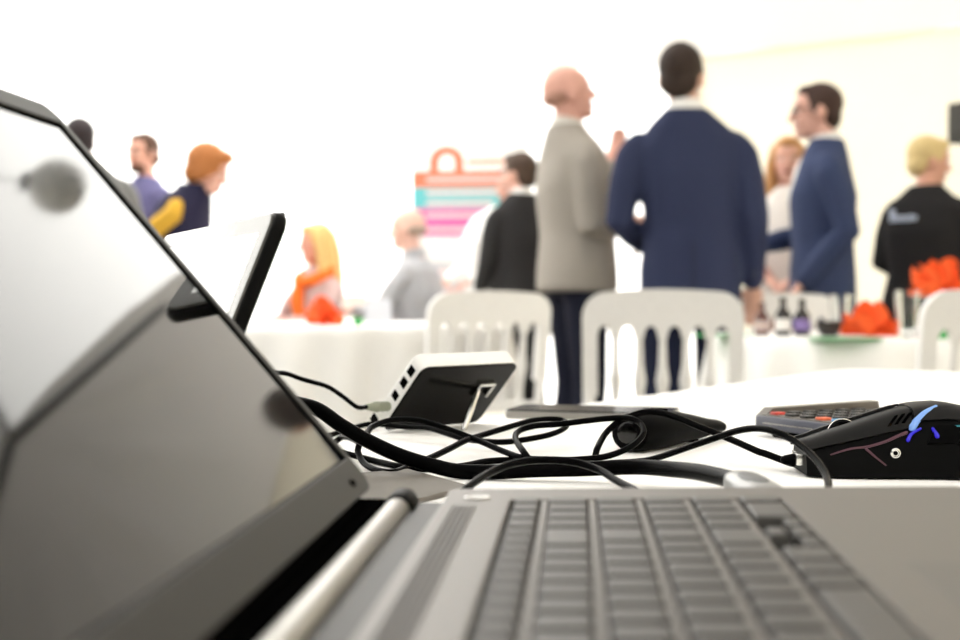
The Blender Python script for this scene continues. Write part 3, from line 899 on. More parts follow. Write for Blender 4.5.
def napkin(px, Y, wid, h, z0, label, mat, seed):
    random.seed(seed)
    p = at(px, 300, Y)
    o = empty('napkin', (p.x, Y, z0), 0, label, 'napkin', 'orange table napkins')
    for k in range(5):
        a = -56 + 28 * k + random.uniform(-8, 8)
        n, m_ = 8, 6; vs = []
        d = Vector((math.sin(R(a)), .25 * math.cos(R(k * 70)), math.cos(R(a)) * .9 + .15))
        s_ = Vector((.3 * math.cos(R(k * 50)), 1, 0)).normalized()
        ln_ = math.hypot(wid / 2 * math.sin(R(a)), h * math.cos(R(a))) * random.uniform(.85, 1.1)
        for lev in (0, 1):
            for i in range(n + 1):
                for j in range(m_ + 1):
                    t = i / n; q = j / m_ - .5
                    b_ = d * (ln_ * t) + s_ * (q * wid * 1.0 * (.3 + .7 * math.sin(PI * min(1, .15 + t * .75)))) + d.cross(s_) * (q * wid * .55 * math.sin(PI * t * .9))
                    b_ += Vector((.012 * math.sin(q * 9 + k), 0, -.10 * wid * t * t * abs(math.sin(R(a))) + .012 * math.cos(q * 8 + k * 2)))
                    b_.z = max(.002, b_.z + .004) + lev * .003
                    vs.append(b_)
        N = (n + 1) * (m_ + 1); fs = []
        for i in range(n):
            for j in range(m_):
                q = [i * (m_ + 1) + j, (i + 1) * (m_ + 1) + j, (i + 1) * (m_ + 1) + j + 1, i * (m_ + 1) + j + 1]
                fs += [[v + N for v in q], q[::-1]]
        bd = [i * (m_ + 1) for i in range(n + 1)] + [n * (m_ + 1) + j for j in range(1, m_ + 1)] + [i * (m_ + 1) + m_ for i in range(n - 1, -1, -1)] + [j for j in range(m_ - 1, 0, -1)]
        for a_, b2 in zip(bd, bd[1:] + bd[:1]): fs.append([a_, b2, b2 + N, a_ + N])
        G().add(vs, fs).build('fold', mat, o)
nap_m = M('orange_linen', (244, 102, 48), .8, 0, .2, var=.1, scale=40, bump=.2)
napkin(868, 3.98, .13, .085, RZ, 'folded orange napkin lying between the two glasses on the right hand table', nap_m, 2)
napkin(936, 4.22, .11, .11, RZ + .118, 'orange napkin standing in a goblet at the right of the right hand table', nap_m, 3)
napkin(322, 5.75, .17, .10, RZ, 'orange napkin lying on the left hand table before the blonde person', nap_m, 5)
p = at(936, 300, 4.22)
gob = G().lathe([(.034, 0), (.034, .003), (.005, .008), (.004, .06), (.02, .072), (.032, .095), (.033, .125), (.031, .125), (.029, .095), (.001, .076)], n=24).build('goblet', glass_m)
gob.location = (p.x, 4.22, RZ)
tag(gob, 'stemmed clear goblet holding the standing orange napkin', 'glass')
def bottle(px, Y, h, r, mat, lab, capm, label):
    p = at(px, 300, Y)
    o = empty('bottle', (p.x, Y, RZ), 0, label, 'bottle', 'small bottles on the right hand table')
    G().lathe([(r * .9, 0), (r, .004), (r, h * .55), (r * .4, h * .75), (r * .36, h * .92)], n=20).build('bottle_body', mat, o)
    G().lathe([(r * 1.02, h * .15), (r * 1.02, h * .45)], n=20).build('bottle_label', lab, o)
    G().lathe([(r * .42, h * .9), (r * .42, h), (r * .3, h * 1.01)], n=16).build('cap', capm, o)
dbrown = M('dark_brown_glass', (32, 22, 18), .15)
bottle(783, 4.05, .115, .024, dbrown, M('white_paper', (235, 232, 228), .8), black_m, 'small dark bottle with a white label on the right hand table')
bottle(802, 4.05, .11, .024, dbrown, M('lilac_paper', (150, 130, 190), .8), black_m, 'small dark bottle with a lilac label beside the white labelled one')
bottle(762, 4.12, .10, .022, M('maroon_glass', (96, 50, 44), .3), M('pink_paper', (214, 190, 186), .8), M('maroon_cap', (90, 44, 40), .5), 'small maroon bottle nearest the navy suit on the right hand table')
def bowl(px, Y, r, h, mat, name, label, cat, z=RZ):
    p = at(px, 300, Y)
    o = G().lathe([(r * .6, 0), (r * .95, h * .6), (r, h), (r * .93, h), (r * .85, h * .6), (r * .5, .006), (.001, .006)], n=24).build(name, mat)
    o.location = (p.x, Y, z)
    return tag(o, label, cat)
bowl(829, 3.98, .038, .045, M('dark_ceramic', (34, 26, 24), .4), 'bowl', 'small dark bowl left of the folded orange napkin', 'bowl')
bowl(941, 3.72, .028, .040, M('green_ceramic', (30, 160, 70), .4), 'cup', 'small green cup seen through the right hand chair', 'cup')
bowl(358, 5.62, .024, .034, M('green_ceramic', (30, 160, 70)), 'cup', 'small green cup on the left hand table', 'cup')
def placemat(px, Y, label):
    p = at(px, 300, Y)
    o = G().slab((-.09, -.06, 0), (.09, .06, .003), .006, .001).build('paper_napkin', M('green_paper', (60, 160, 90), .8)); o.location = (p.x, Y, RZ)
    tag(o, label, 'napkin', 'green paper napkins')
placemat(845, 3.70, 'flat green paper napkin at the front edge of the right hand table')
placemat(722, 4.06, 'flat green paper napkin behind the white chair on the right hand table')
# folded menu card on the left table
p = at(378, 300, 6.35)
mc = empty('menu_card', (p.x, 6.35, RZ), R(20), 'pale grey folded card standing before the bald person at the left table', 'card')
for s_ in (-1, 1):
    G().add([(-.06, s_ * .03, 0), (.06, s_ * .03, 0), (.06, 0, .11), (-.06, 0, .11), (-.06, s_ * .034, 0), (.06, s_ * .034, 0), (.06, s_ * .003, .112), (-.06, s_ * .003, .112)], [[0, 1, 2, 3], [7, 6, 5, 4], [0, 4, 5, 1], [1, 5, 6, 2], [2, 6, 7, 3], [3, 7, 4, 0]]).build('card_leaf', M('pale_grey_card', (205, 208, 216), .7), mc, smooth=False)

# ================================================================== PEOPLE
skin_mats = {}
def skin(col):
    k = 'skin_%d_%d_%d' % col
    return M(k, col, .55, 0, .35, var=.06, scale=25)
def hand(g, w, d, nrm, curl=.5, sc=1.0):
    w = Vector(w); d = Vector(d).normalized(); nrm = Vector(nrm); nrm = (nrm - d * nrm.dot(d)).normalized(); s_ = d.cross(nrm)
    m = Matrix((s_, nrm, d)).transposed()
    g.ell(w + d * .048 * sc, (.040 * sc, .016 * sc, .050 * sc), m)
    for k, (o, l) in enumerate(((-.028, .062), (-.0095, .074), (.0095, .078), (.028, .070))):
        b = w + (d * .086 + s_ * o) * sc
        p1 = b + (d * math.cos(curl * .5) + nrm * math.sin(curl * .5)) * l * .5 * sc
        p2 = p1 + (d * math.cos(curl * 1.3) + nrm * math.sin(curl * 1.3)) * l * .5 * sc
        g.tube([b - d * .02 * sc, b, p1, p2], [.0095 * sc, .0095 * sc, .0085 * sc, .007 * sc], 8)
    b = w + (d * .03 + s_ * .03) * sc
    p1 = b + (d * .6 + s_ * .7 + nrm * .3).normalized() * .035 * sc
    p2 = p1 + (d * .9 + s_ * .3 + nrm * .3).normalized() * .03 * sc
    g.tube([b, p1, p2], [.012 * sc, .0105 * sc, .008 * sc], 8)
def person(label, x, y, yaw, H, sk, top, trouser, hair=None, hair_kind='short', J=None, head=(0, 0), seated=False, female=False, fat=1.0, jacket=True, collar=None, hands=((0, 0, -1), (0, 0, -1)), curl=(.6, .6), sleeve=None, front=None, hem=.80, vest=None, skirt=False, extra=None):
    s = H / 1.78
    root = empty('person', (x, y, 0), R(yaw), label, 'person')
    shw = .168 if female else .188
    D = dict(pel=(0, 0, .95), wai=(0, 0, 1.10), che=(0, 0, 1.30), upp=(0, -.005, 1.42), nec=(0, -.015, 1.512), hd=(0, .012, 1.665),
             sR=(shw + .006, -.005, 1.43), sL=(-shw - .006, -.005, 1.43), eR=(shw + .045, -.04, 1.14), eL=(-shw - .045, -.04, 1.14), wR=(shw + .05, .05, .89), wL=(-shw - .05, .05, .89),
             hR=(.092, 0, .92), hL=(-.092, 0, .92), kR=(.10, .02, .50), kL=(-.10, .02, .50), aR=(.11, -.02, .085), aL=(-.11, -.02, .085))
    if seated:
        for k in D:
            if k[0] not in 'ka': D[k] = (D[k][0], D[k][1], D[k][2] - .40)
        D.update(kR=(.11, .42, .52), kL=(-.11, .42, .52), aR=(.12, .42, .085), aL=(-.12, .42, .085), hR=(.10, .02, .56), hL=(-.10, .02, .56))
    if J: D.update(J)
    D = {k: Vector(v) * s for k, v in D.items()}
    def rings(secs, n=20):
        out = []
        pts = [q[0] for q in secs]
        for i, (c, rx, ry) in enumerate(secs):
            t = (pts[min(i + 1, len(pts) - 1)] - pts[max(i - 1, 0)]).normalized()
            xa = Vector((1, 0, 0)); ya = t.cross(xa).normalized(); xa = ya.cross(t).normalized()
            out.append([c + xa * rx * s * math.copysign(abs(math.cos(2 * PI * k / n)) ** .85, math.cos(2 * PI * k / n)) + ya * ry * s * math.copysign(abs(math.sin(2 * PI * k / n)) ** .9, math.sin(2 * PI * k / n)) for k in range(n)])
        return out
    fw = 0.93 if female else 1.0
    pel, wai, che, upp, nec, hd = (D[k] for k in ('pel', 'wai', 'che', 'upp', 'nec', 'hd'))
    hipd = (pel - wai).normalized()
    # ---- body: one continuous surface
    g = G()
    g.loft(rings([(pel + hipd * .06 * s, .11, .08), (pel, .150, .10), (wai, .125 * fw, .09), (che, .150 * fw, .105), (upp, .150 * fw, .085), (nec, .062, .06)]))
    g.tube([nec - Vector((0, 0, .05 * s)), nec, nec.lerp(hd, .5), hd], [.062 * s, .056 * s * fw, .053 * s * fw, .055 * s * fw], 12)
    hm = Matrix.Rotation(R(head[0]), 3, 'Z') @ Matrix.Rotation(R(head[1]), 3, 'X')
    hp = lambda a, b, c: hd + hm @ (Vector((a, b, c)) * s)
    hs = lambda *r: tuple(v * s for v in r)
    g.ell(hp(0, -.012, .02), hs(.076, .097, .094), hm, 18, 12)
    g.ell(hp(0, .030, -.045), hs(.057, .060, .074), hm)
    g.ell(hp(0, .036, .034), hs(.062, .052, .054), hm)
    g.ell(hp(0, .068, -.094), hs(.024, .022, .021), hm)
    g.ell(hp(0, .076, .020), hs(.048, .014, .012), hm)
    g.tube([hp(0, .088, .008), hp(0, .100, -.014), hp(0, .110, -.032)], [.009 * s, .011 * s, .014 * s], 8)
    for q in (-1, 1):
        g.ell(hp(q * .077, -.006, -.015), hs(.010, .021, .033), hm)
        g.ell(hp(q * .036, .062, -.035), hs(.022, .02, .022), hm)
    for q, e, w, sh in (('R', 'eR', 'wR', 'sR'), ('L', 'eL', 'wL', 'sL')):
        S, Eb, W = D[sh], D[e], D[w]
        g.tube([S + Vector((-.03 if S.x > 0 else .03, 0, -.035)) * s, S.lerp(Eb, .5), Eb, Eb.lerp(W, .35), W], [.040 * s, .044 * s, .040 * s, .040 * s, .027 * s], 10)
        i = 0 if q == 'R' else 1
        dd = (W - Eb).normalized()
        nr = Vector(hands[i])
        if nr.cross(dd).length < .1: nr = Vector((-1 if q == 'R' else 1, 0, 0))
        hand(g, W, dd, nr, curl[i], s)
        hp_, kn, an = D['h' + q], D['k' + q], D['a' + q]
        g.tube([hp_, hp_.lerp(kn, .5), kn, kn.lerp(an, .3), an], [.078 * s, .066 * s, .05 * s, .05 * s, .036 * s], 10)
        g.tube([an + Vector((0, -.03, -.03)) * s, an + Vector((0, .06, -.045)) * s, an + Vector((0, .16, -.055)) * s], [.034 * s, .036 * s, .024 * s], 8)
    body = g.build('body', skin(sk), root, voxel=.0075, sm=2)
    for q in (-1, 1):
        e = G().ell(hp(q * .031, .083, -.001), hs(.012, .008, .008), hm, 10, 6).build('eye', M('eye_white', (225, 220, 214), .3), root)
        G().ell(hp(q * .031, .0895, -.001), hs(.005, .003, .005), hm, 8, 5).build('iris', M('eye_dark', (50, 36, 28), .3), e)
        if hair: G().tube([hp(q * .015, .090, .022), hp(q * .032, .088, .026), hp(q * .050, .077, .020)], .0035 * s, 6).build('eyebrow', M('hair_%d_%d_%d' % hair, hair, .7, 0, .3, var=.35, scale=90, stretch=(1, 1, .25), bump=.5), root)
    G().ell(hp(0, .089, -.066), hs(.024, .007, .008), hm, 10, 6).build('lips', M('lips', (178, 104, 98), .5), root)
    # ---- clothes
    tm_ = M(*top) if isinstance(top, tuple) else top
    g = G()
    W1 = fw * fat
    if jacket:
        hemp = pel + hipd * (.95 - hem) * s
        g.loft(rings([(hemp, .185 * fat, .135 * fat), (pel, .188 * fat, .132 * fat), (wai, .168 * W1, .122 * fat), (che, .188 * W1, .135 * fat), (upp, .192 * W1, .108), (nec - Vector((0, 0, .022 * s)), .130, .088), (nec + Vector((0, -.004, .03)) * s, .072, .07)]))
    else:
        hemp = pel + hipd * (.95 - hem) * s
        g.loft(rings([(hemp, .172 * fat, .122 * fat), (pel, .170 * fat, .120 * fat), (wai, .150 * W1, .110 * fat), (che, .170 * W1, .125 * fat), (upp, .168 * W1, .098), (nec - Vector((0, 0, .015 * s)), .105, .078), (nec + Vector((0, -.004, .012)) * s, .070, .068)]))
    rs = 1.0 if jacket else .88
    gs_ = g if sleeve is None else G()
    for sh, e, w in (('sR', 'eR', 'wR'), ('sL', 'eL', 'wL')):
        S, Eb, W = D[sh], D[e], D[w]
        gs_.tube([S + Vector((-.022 if S.x > 0 else .022, 0, -.014)) * s, S + Vector((0, 0, -.05)) * s, S.lerp(Eb, .5), Eb, Eb.lerp(W, .5), Eb.lerp(W, .93)], [v * s * rs * (.92 if female else 1) for v in (.056, .063, .062, .056, .051, .043)], 12)
    g.build('jacket' if jacket else 'shirt', tm_, root, voxel=.011, sm=8)
    if sleeve is not None:
        gs_.build('sleeves', M(*sleeve), root, voxel=.012, sm=4)
    g = G()
    trm = M(*trouser)
    if skirt:
        g.loft(rings([(Vector((0, 0, .45 * s)), .21, .17), (Vector((0, 0, .7 * s)), .19, .14), (pel, .172, .12), (wai, .14, .1)]))
        g.build('skirt', trm, root)
    else:
        g.loft(rings([(pel + hipd * .10 * s, .13, .10), (pel, .160, .112), (wai - (wai - pel) * .3, .14, .1)]))
        for q in 'RL':
            a, b_, c_ = D['h' + q], D['k' + q], D['a' + q]
            g.tube([a, a.lerp(b_, .5), b_, b_.lerp(c_, .5), c_ + (b_ - c_) * .03], [.094 * s, .083 * s, .070 * s, .064 * s, .058 * s], 12)
        g.build('trousers', trm, root, voxel=.013, sm=4)
    for q in 'RL':
        an = D['a' + q]
        fz = an.z - .052 * s
        G().tube([Vector((an.x, an.y - .05 * s, .042)), Vector((an.x, an.y + .05 * s, .045)), Vector((an.x * 1.05, an.y + .15 * s, .036)), Vector((an.x * 1.05, an.y + .20 * s, .030))], [.042, .046, .044, .030], 12, flat=.9).build('shoe', M('black_shoe', (22, 20, 20), .35), root)
    if collar:
        cm = M(*collar)
        n = 20; rg = []
        for z, rr in ((-.012, .076), (.028, .068), (.040, .066), (.040, .060), (-.012, .066)):
            rg.append([nec + Vector((rr * math.cos(2 * PI * k / n) * fw, rr * .98 * math.sin(2 * PI * k / n) + .004, z + .012 * math.sin(2 * PI * k / n) * -1 + .008)) * s for k in range(n)])
        G().loft(rg, closed=True).build('shirt_collar', cm, root)
    if front:
        fm_ = M(*front)
        P = [nec + Vector((0, .055, .00)) * s, upp + Vector((0, .098, -.01)) * s, che + Vector((0, .125, 0)) * s, wai.lerp(che, .4) + Vector((0, .112, 0)) * s]
        G().tube(P, [.030 * s, .042 * s, .034 * s, .012 * s], 12, flat=.55).build('shirt_front', fm_, root)
    if vest:
        vm = M(*vest)
        g = G().loft(rings([(pel + hipd * .02 * s, .196 * fat, .146 * fat), (wai, .182 * W1, .135 * fat), (che, .198 * W1, .147 * fat), (upp, .172 * W1, .118), (nec - Vector((0, 0, .01 * s)), .11, .09), (nec + Vector((0, 0, .04)) * s, .080, .08)]))
        g.build('gilet', vm, root, voxel=.012, sm=3)
    # ---- hair
    if hair:
        hmt = M('hair_%d_%d_%d' % hair, hair, .7, 0, .3, var=.35, scale=90, stretch=(1, 1, .25), bump=.5)
        g = G()
        if hair_kind == 'fringe':
            g.ell(hp(0, -.045, -.012), hs(.079, .070, .040), hm)
            g.build('hair', hmt, root, voxel=.007, sm=2)
        elif hair_kind == 'receding':
            g.ell(hp(0, -.030, .026), hs(.081, .092, .093), hm, 18, 12)
            g.ell(hp(0, -.058, -.030), hs(.070, .050, .058), hm)
            g.build('hair', hmt, root, voxel=.007, sm=2)
        elif hair_kind == 'crop':
            g.ell(hp(0, -.022, .032), hs(.081, .097, .090), hm, 18, 12)
            g.ell(hp(0, -.058, -.028), hs(.072, .050, .060), hm)
            g.ell(hp(0, .030, .082), hs(.058, .046, .030), hm)
            for q in (-1, 1): g.ell(hp(q * .072, .008, .012), hs(.011, .022, .034), hm)
            g.build('hair', hmt, root, voxel=.007, sm=2)
        elif hair_kind == 'full':
            g.ell(hp(0, -.030, .034), hs(.100, .112, .104), hm, 18, 12)
            g.ell(hp(0, -.062, -.035), hs(.092, .066, .074), hm)
            g.ell(hp(0, .050, .088), hs(.066, .052, .036), hm)
            for q in (-1, 1): g.ell(hp(q * .082, -.002, -.010), hs(.024, .036, .058), hm)
            g.build('hair', hmt, root, voxel=.008, sm=2)
        else:
            g.ell(hp(0, -.020, .034), hs(.084, .100, .092), hm, 18, 12)
            g.ell(hp(0, -.058, -.025), hs(.074, .052, .066), hm)
            g.ell(hp(0, .045, .085), hs(.055, .045, .030), hm)
            for q in (-1, 1): g.ell(hp(q * .074, .004, .010), hs(.011, .022, .032), hm)
            if hair_kind in ('long', 'bob'):
                L_ = .34 if hair_kind == 'long' else .12
                for q in (-1, 1):
                    g.tube([hp(q * .062, .015, .05), hp(q * .083, .00, -.05), hp(q * .088, -.01, -.05 - L_ * .5), hp(q * .085, .005, -.05 - L_)], [.03 * s, .034 * s, .038 * s, .018 * s], 10)
                for q in (-.5, 0, .5):
                    g.tube([hp(q * .10, -.07, .03), hp(q * .13, -.085, -.08), hp(q * .15, -.085, -.08 - L_ * .5), hp(q * .14, -.07, -.06 - L_)], [.045 * s, .047 * s, .045 * s, .022 * s], 10)
            g.build('hair', hmt, root, voxel=.008, sm=3)
    if extra: extra(root, D, s, hp, hm)
    return root
suit = lambda n, c: (n, c, .85, 0, .15, .08, 140, .2)
# --- centre group
def navy_extra(root, D, s, hp, hm):
    G().tube([(0, -.135 * s, .80 * s), (0, -.142 * s, .95 * s), (0, -.132 * s, 1.05 * s)], .0025, 6).build('jacket_vent', M('navy_seam', (30, 34, 56), .9), root)
    for k in range(3):
        G().ell(D['eR'].lerp(D['wR'], .78 + .06 * k) + Vector((.0, -.046, .0)) * s, .006, nu=8, nv=5).build('cuff_button', M('dark_button', (40, 40, 50), .3), root)
person('person with dark hair in a navy suit seen from behind', .785, 5.0, -4, 1.80, (214, 170, 150), suit('navy_wool', (50, 56, 82)), suit('dark_navy_wool', (28, 32, 52)), (52, 40, 34), 'short',
       J=dict(hd=(-.035, .01, 1.665), nec=(-.02, -.015, 1.515), upp=(-.015, -.005, 1.42), sR=(.185, -.005, 1.42), sL=(-.215, -.005, 1.42), eL=(-.262, -.03, 1.13), wL=(-.16, .20, 1.05), eR=(.225, -.05, 1.14), wR=(.235, .05, .90)), head=(-14, 0),
       collar=('white_shirt', (240, 239, 236), .8), hem=.76, extra=navy_extra)
person('bald person in a stone grey jacket with one hand raised', .395, 5.48, -74, 1.81, (224, 172, 156), suit('stone_grey_wool', (158, 152, 144)), suit('midnight_wool', (30, 32, 46)), (176, 134, 118), 'fringe',
       J=dict(hd=(0, -.035, 1.665), nec=(0, -.045, 1.51), upp=(0, -.03, 1.42), che=(0, -.005, 1.30), sR=(.19, -.03, 1.42), sL=(-.19, -.03, 1.42), eR=(.225, -.02, 1.13), wR=(.08, .19, 1.14), eL=(-.21, .15, 1.17), wL=(-.20, .225, 1.405)), head=(-4, 10),
       hands=((-1, 0, 0), (.6, -.6, 0)), curl=(.5, .45), collar=('pale_shirt', (222, 218, 210), .8), front=('pale_shirt', (222, 218, 210), .8), hem=.87, fat=1.14)
def specs(root, D, s, hp, hm):
    sm_ = M('dark_spectacles', (40, 36, 36), .3)
    g = G()
    for q in (-1, 1):
        P = [hp(q * .032 + .022 * math.cos(2 * PI * k / 14), .098 - .004 * abs(math.cos(2 * PI * k / 14)), -.002 + .016 * math.sin(2 * PI * k / 14)) for k in range(15)]
        g.tube(P, .0022, 6, False)
        g.tube([hp(q * .054, .092, .002), hp(q * .078, .04, .004), hp(q * .080, -.01, .0)], .002, 6)
    g.tube([hp(-.010, .100, .0), hp(.010, .100, .0)], .002, 6)
    g.build('spectacles', sm_, root)
person('person in spectacles and a blue suit jacket standing side on facing left', 1.435, 5.62, 82, 1.76, (220, 172, 156), suit('blue_wool', (58, 68, 98)), suit('dark_navy_wool', (28, 32, 52)), (66, 48, 42), 'crop',
       J=dict(hd=(0, .03, 1.66), eL=(-.225, -.075, 1.14), wL=(-.19, .10, .93), eR=(.22, .04, 1.15), wR=(.14, .24, 1.10)), head=(2, -2), collar=('white_shirt', (240, 239, 236), .8), front=('white_shirt', (240, 239, 236), .8), extra=specs, fat=1.05, hem=.74)
person('person with long fair hair in a white top standing between the two suits', 1.425, 6.2, 158, 1.60, (226, 176, 158), ('white_blouse', (236, 230, 224), .8), ('rust_skirt', (150, 88, 74), .8), (196, 146, 96), 'long', female=True, jacket=False,
       J=dict(eR=(.20, .06, 1.16), wR=(.06, .20, 1.05), eL=(-.20, .06, 1.16), wL=(-.06, .20, 1.05)), head=(6, -2), skirt=True, sleeve=('rose_cardigan', (196, 150, 140), .9))
# --- right edge
def logo(root, D, s, hp, hm):
    lm = M('pale_blue_print', (196, 206, 226), .8)
    x0 = -.115; z0 = D['upp'].z - .075 * s
    word = [(.020, .052), (.012, .022), (.012, .024), (.014, .024), (.012, .022), (.012, .026), (.012, .022)]
    x = x0
    for w_, h_ in word:
        yb = -(.118 - .06 * (x / .19) ** 2) * 1.0
        G().slab((x, yb - .016, z0), (x + w_, yb + .02, z0 + h_), .002, .001).build('printed_letter', lm, root)
        x += w_ + .006
person('person with short blonde hair in a black fleece with pale lettering on the back', 1.945, 5.85, -44, 1.575, (222, 168, 146), ('black_fleece', (44, 43, 44), .95, 0, .1, .15, 120, .3), ('black_trouser', (28, 28, 30), .9), (214, 190, 136), 'short', female=True, fat=1.16,
       J=dict(hd=(0, .035, 1.65), nec=(0, .0, 1.50), eR=(.24, .02, 1.15), wR=(.16, .24, 1.05), eL=(-.24, .0, 1.15), wL=(-.14, .24, 1.05)), head=(-42, -8), hem=.70, extra=logo)
person('person in a bright green top cut off by the right edge of the picture', 2.50, 6.25, 75, 1.63, (226, 166, 142), ('green_jersey', (112, 176, 66), .85), ('black_trouser', (28, 28, 30), .9), (120, 84, 56), 'short', female=True, jacket=False,
       J=dict(eR=(.2, .1, 1.14), wR=(.1, .32, 1.10), eL=(-.2, .12, 1.13), wL=(-.1, .34, 1.09)))
# --- behind the centre
person('person with short brown hair in a charcoal jacket seen from behind', .205, 6.8, 32, 1.605, (226, 178, 160), suit('charcoal_jacket', (48, 47, 48)), ('black_trouser', (28, 28, 30), .9), (74, 58, 48), 'short', female=True,
       J=dict(eL=(-.225, .0, 1.15), wL=(-.17, .16, .99), hd=(0, .02, 1.655)), head=(24, 0), collar=('white_shirt', (240, 239, 236), .8), hem=.74)
person('person in a loose white shirt half hidden by the charcoal jacket', .05, 7.5, 120, 1.60, (226, 178, 160), ('white_cotton', (244, 243, 240), .85), ('light_trouser', (206, 202, 196), .9), (96, 74, 60), 'short', jacket=False, fat=1.15,
       J=dict(hd=(-.075, -.125, 1.65), nec=(-.05, -.10, 1.50), upp=(-.01, -.03, 1.42), eL=(-.26, .05, 1.14), wL=(-.16, .22, 1.06), eR=(.26, .05, 1.14), wR=(.16, .22, 1.06)), hem=.74)
# --- seated at the left table
def scarf(root, D, s, hp, hm):
    om = M('orange_scarf', (246, 120, 50), .85, 0, .2, .15, 40)
    n = 24; c = D['nec']
    G().tube([c + Vector((.105 * math.cos(2 * PI * k / n), .03 + .10 * math.sin(2 * PI * k / n), -.03 - .05 * math.sin(2 * PI * k / n))) * s for k in range(n + 1)], .035 * s, 10, False).build('scarf', om, root)
    G().tube([c + Vector((.02, .13, -.08)) * s, c + Vector((.0, .165, -.2)) * s, c + Vector((-.02, .15, -.34)) * s], [.04 * s, .05 * s, .035 * s], 10, flat=.6).build('scarf_tail', om, root)
person('seated person with long blonde hair and an orange scarf at the left table', -.885, 7.30, 135, 1.63, (222, 160, 140), ('mauve_knit', (196, 168, 164), .9), ('black_trouser', (28, 28, 30), .9), (222, 186, 122), 'long', seated=True, female=True, jacket=False,
       J=dict(eL=(-.22, .10, .80), wL=(-.12, .30, .80), eR=(.22, .10, .80), wR=(.12, .30, .80)), head=(-18, -4), extra=scarf)
person('seated balding person in a pale grey shirt at the left table', -.345, 7.35, 66, 1.755, (228, 186, 170), ('pale_grey_shirt', (176, 177, 182), .85), ('grey_trouser', (90, 90, 94), .9), (170, 150, 136), 'fringe', seated=True, jacket=False, fat=1.12,
       J=dict(hd=(0, .06, 1.26), nec=(0, .02, 1.09), upp=(0, .0, 1.02), eL=(-.25, .10, .78), wL=(-.16, .30, .80), eR=(.25, .10, .78), wR=(.16, .30, .80)), head=(6, -4), collar=('pale_grey_shirt', (176, 177, 182), .85))
put_chair(-.885 + .03, 7.30 - .02, 135, 'white banquet chair under the blonde person with the orange scarf')
put_chair(-.345, 7.35, 66, 'white banquet chair under the balding person in the pale grey shirt')
# --- left background
person('person with dark hair in a grey suit mostly hidden behind the laptop lid', -2.175, 7.5, 30, 1.86, (206, 160, 144), suit('mid_grey_wool', (112, 112, 110)), suit('mid_grey_wool', (112, 112, 110)), (48, 40, 42), 'short', J=dict(hd=(-.06, .012, 1.665), nec=(-.045, -.015, 1.512), upp=(-.025, -.005, 1.42)), collar=('white_shirt', (240, 239, 236), .8), fat=1.05)
person('bearded person with short brown hair beyond the person in yellow sleeves', -2.075, 8.3, 138, 1.88, (214, 162, 142), ('purple_grey_shirt', (92, 88, 128), .85), ('black_trouser', (28, 28, 30), .9), (84, 58, 44), 'crop', jacket=False,
       extra=lambda root, D, s, hp, hm: G().ell(hp(0, .044, -.088), (.050 * s, .05 * s, .036 * s), hm).build('beard', M('beard_brown', (92, 64, 52), .8, 0, .2, .3, 90), root), head=(10, -4))
person('person with auburn hair in yellow sleeves and a navy gilet leaning forward', -1.51, 6.5, -100, 1.68, (226, 176, 158), ('mustard_jumper', (206, 160, 50), .9), ('navy_trouser', (36, 38, 58), .9), (176, 112, 62), 'full', female=True, jacket=False,
       J=dict(wai=(0, .02, 1.10), che=(0, .07, 1.29), upp=(0, .11, 1.39), nec=(0, .14, 1.455), hd=(0, .225, 1.565), sR=(.17, .10, 1.38), sL=(-.17, .10, 1.38), eR=(.22, -.07, 1.14), wR=(.20, .10, 1.00), eL=(-.215, .03, 1.13), wL=(-.15, .26, 1.05)), head=(0, -22),
       vest=('navy_gilet', (36, 34, 58), .8, 0, .2, .1, 60))

# ================================================================== BANNER, LAMP, SPEAKER
bx, by = at(470, 300, 9.1).x, 9.1
ban = empty('roller_banner', (bx, by, 0), R(-8), 'white roller banner with an orange arch and orange, teal and pink bands', 'banner')
bw = .40
zt = at(470, 128, 9.1).z
G().slab((-bw, -.003, .07), (bw, .003, zt), .001, .0005).build('banner_sheet', M('white_vinyl', (248, 246, 244), .6), ban)
G().slab((-bw - .02, -.06, 0), (bw + .02, .06, .08), .02, .01).build('banner_base', silver_m, ban)
G().slab((-bw - .005, -.01, zt - .005), (bw + .005, .01, zt + .02), .004, .003).build('banner_top_rail', M('white_vinyl', (248, 246, 244)), ban)
G().tube([(0, .03, .05), (0, .012, zt)], .008, 8).build('banner_pole', silver_m, ban)
zz = lambda py: at(470, py, 9.1).z
for y0, y1, c, nm in ((171, 187, (238, 128, 96), 'coral_band'), (187, 208, (106, 198, 204), 'teal_band'), (208, 236, (236, 112, 176), 'pink_band'), (262, 300, (206, 206, 210), 'grey_band')):
    bd_ = G().box((-bw + .002, -.0055, zz(y1)), (bw - .002, -.003, zz(y0))).build(nm, M(nm, c, .6), ban, smooth=False)
    n_ = 2 if nm != 'coral_band' else 1
    for k in range(n_):
        zc = zz(y0) + (zz(y1) - zz(y0)) * (k + .5) / n_
        G().box((-bw + .10, -.0065, zc - .016), (bw - .16 - .08 * k, -.0055, zc + .012)).build('text_line', M('pale_print', (246, 214, 214), .6), bd_, smooth=False)
zc = zz(172)
arch = []
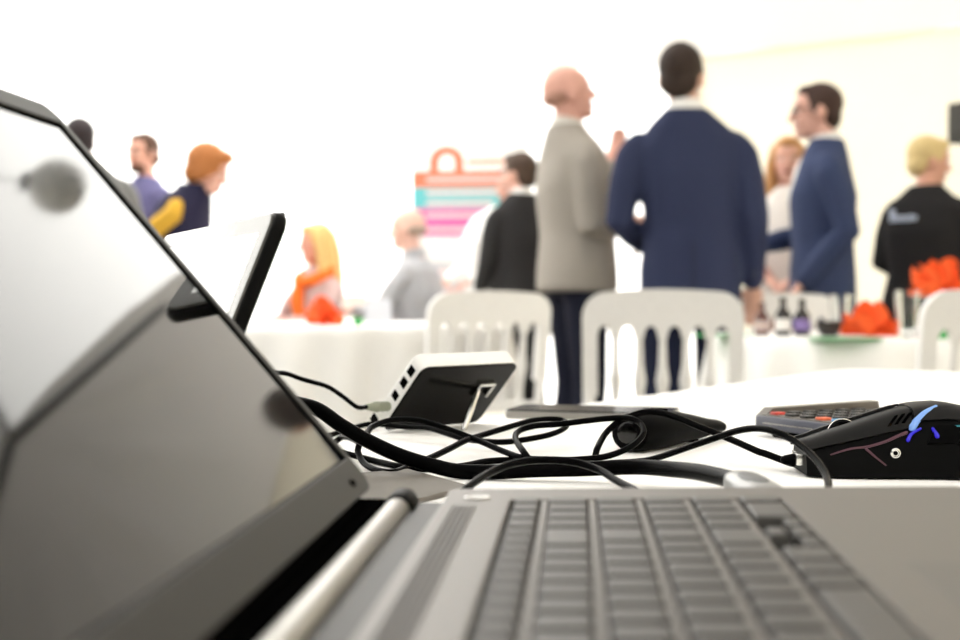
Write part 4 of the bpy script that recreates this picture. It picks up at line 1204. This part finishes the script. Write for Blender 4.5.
for k in range(17):
    a = PI * k / 16; arch.append((-.16 + .115 * math.cos(a), zc + .07 + .105 * math.sin(a)))
inn = []
for k in range(17):
    a = PI - PI * k / 16; inn.append((-.16 + .058 * math.cos(a), zc + .07 + .055 * math.sin(a)))
poly = [(-.045, zc + .0)] + arch + [(-.275, zc)] + [(-.218, zc)] + inn + [(-.102, zc)]
G().prism(poly, -.0060, -.003).build('printed_arch', M('coral_print', (238, 120, 84), .6), ban, smooth=False)
G().box((-.02, -.0060, zc + .05), (.25, -.003, zc + .09)).build('printed_word', M('pale_coral_print', (244, 190, 170), .6), ban, smooth=False)

lp = Vector((-.159, .505, .891)) + Vector((.043, 1, .404)) * 4.5
lamp = empty('pendant_lamp', (lp.x, lp.y, lp.z), 0, 'round pale pendant globe hanging under the tent roof above the guests', 'lamp')
G().ell((0, 0, 0), .105, None, 24, 16).build('globe', M('pale_globe', (222, 222, 218), .5), lamp)
G().lathe([(.035, .095), (.035, .135), (.012, .15)], n=16).build('lamp_cap', gasket_m, lamp)
rz_ = roof_point(lp.x, lp.y, .0).z
G().tube([(0, 0, .14), (0, 0, rz_ - lp.z - .02)], .004, 6, False).build('cord', gasket_m, lamp)

sp_ = at(975, 122, 7.35)
stn = empty('speaker_stand', (sp_.x, sp_.y, 0), 0, 'black tripod stand under the dark loudspeaker at the right edge', 'stand')
zb = at(975, 143, 7.35).z
G().tube([(0, 0, .35), (0, 0, zb - .002)], .018, 10, False).build('pole', black_m, stn)
for k in range(3):
    a = 2 * PI * k / 3 + .4
    G().tube([(0, 0, .62), (math.cos(a) * .42, math.sin(a) * .42, .015)], .012, 8).build('leg', black_m, stn)
spk = empty('loudspeaker', (sp_.x, sp_.y, zb), R(25), 'dark loudspeaker on a stand at the right edge of the picture', 'speaker')
hh = at(975, 103, 7.35).z - zb
G().slab((-.11, -.10, 0), (.11, .10, hh), .02, .006).build('cabinet', M('dark_olive_cabinet', (44, 42, 34), .6), spk)
G().slab((-.09, -.108, .02), (.09, -.098, hh - .02), .008, .002).build('grille', gasket_m, spk)
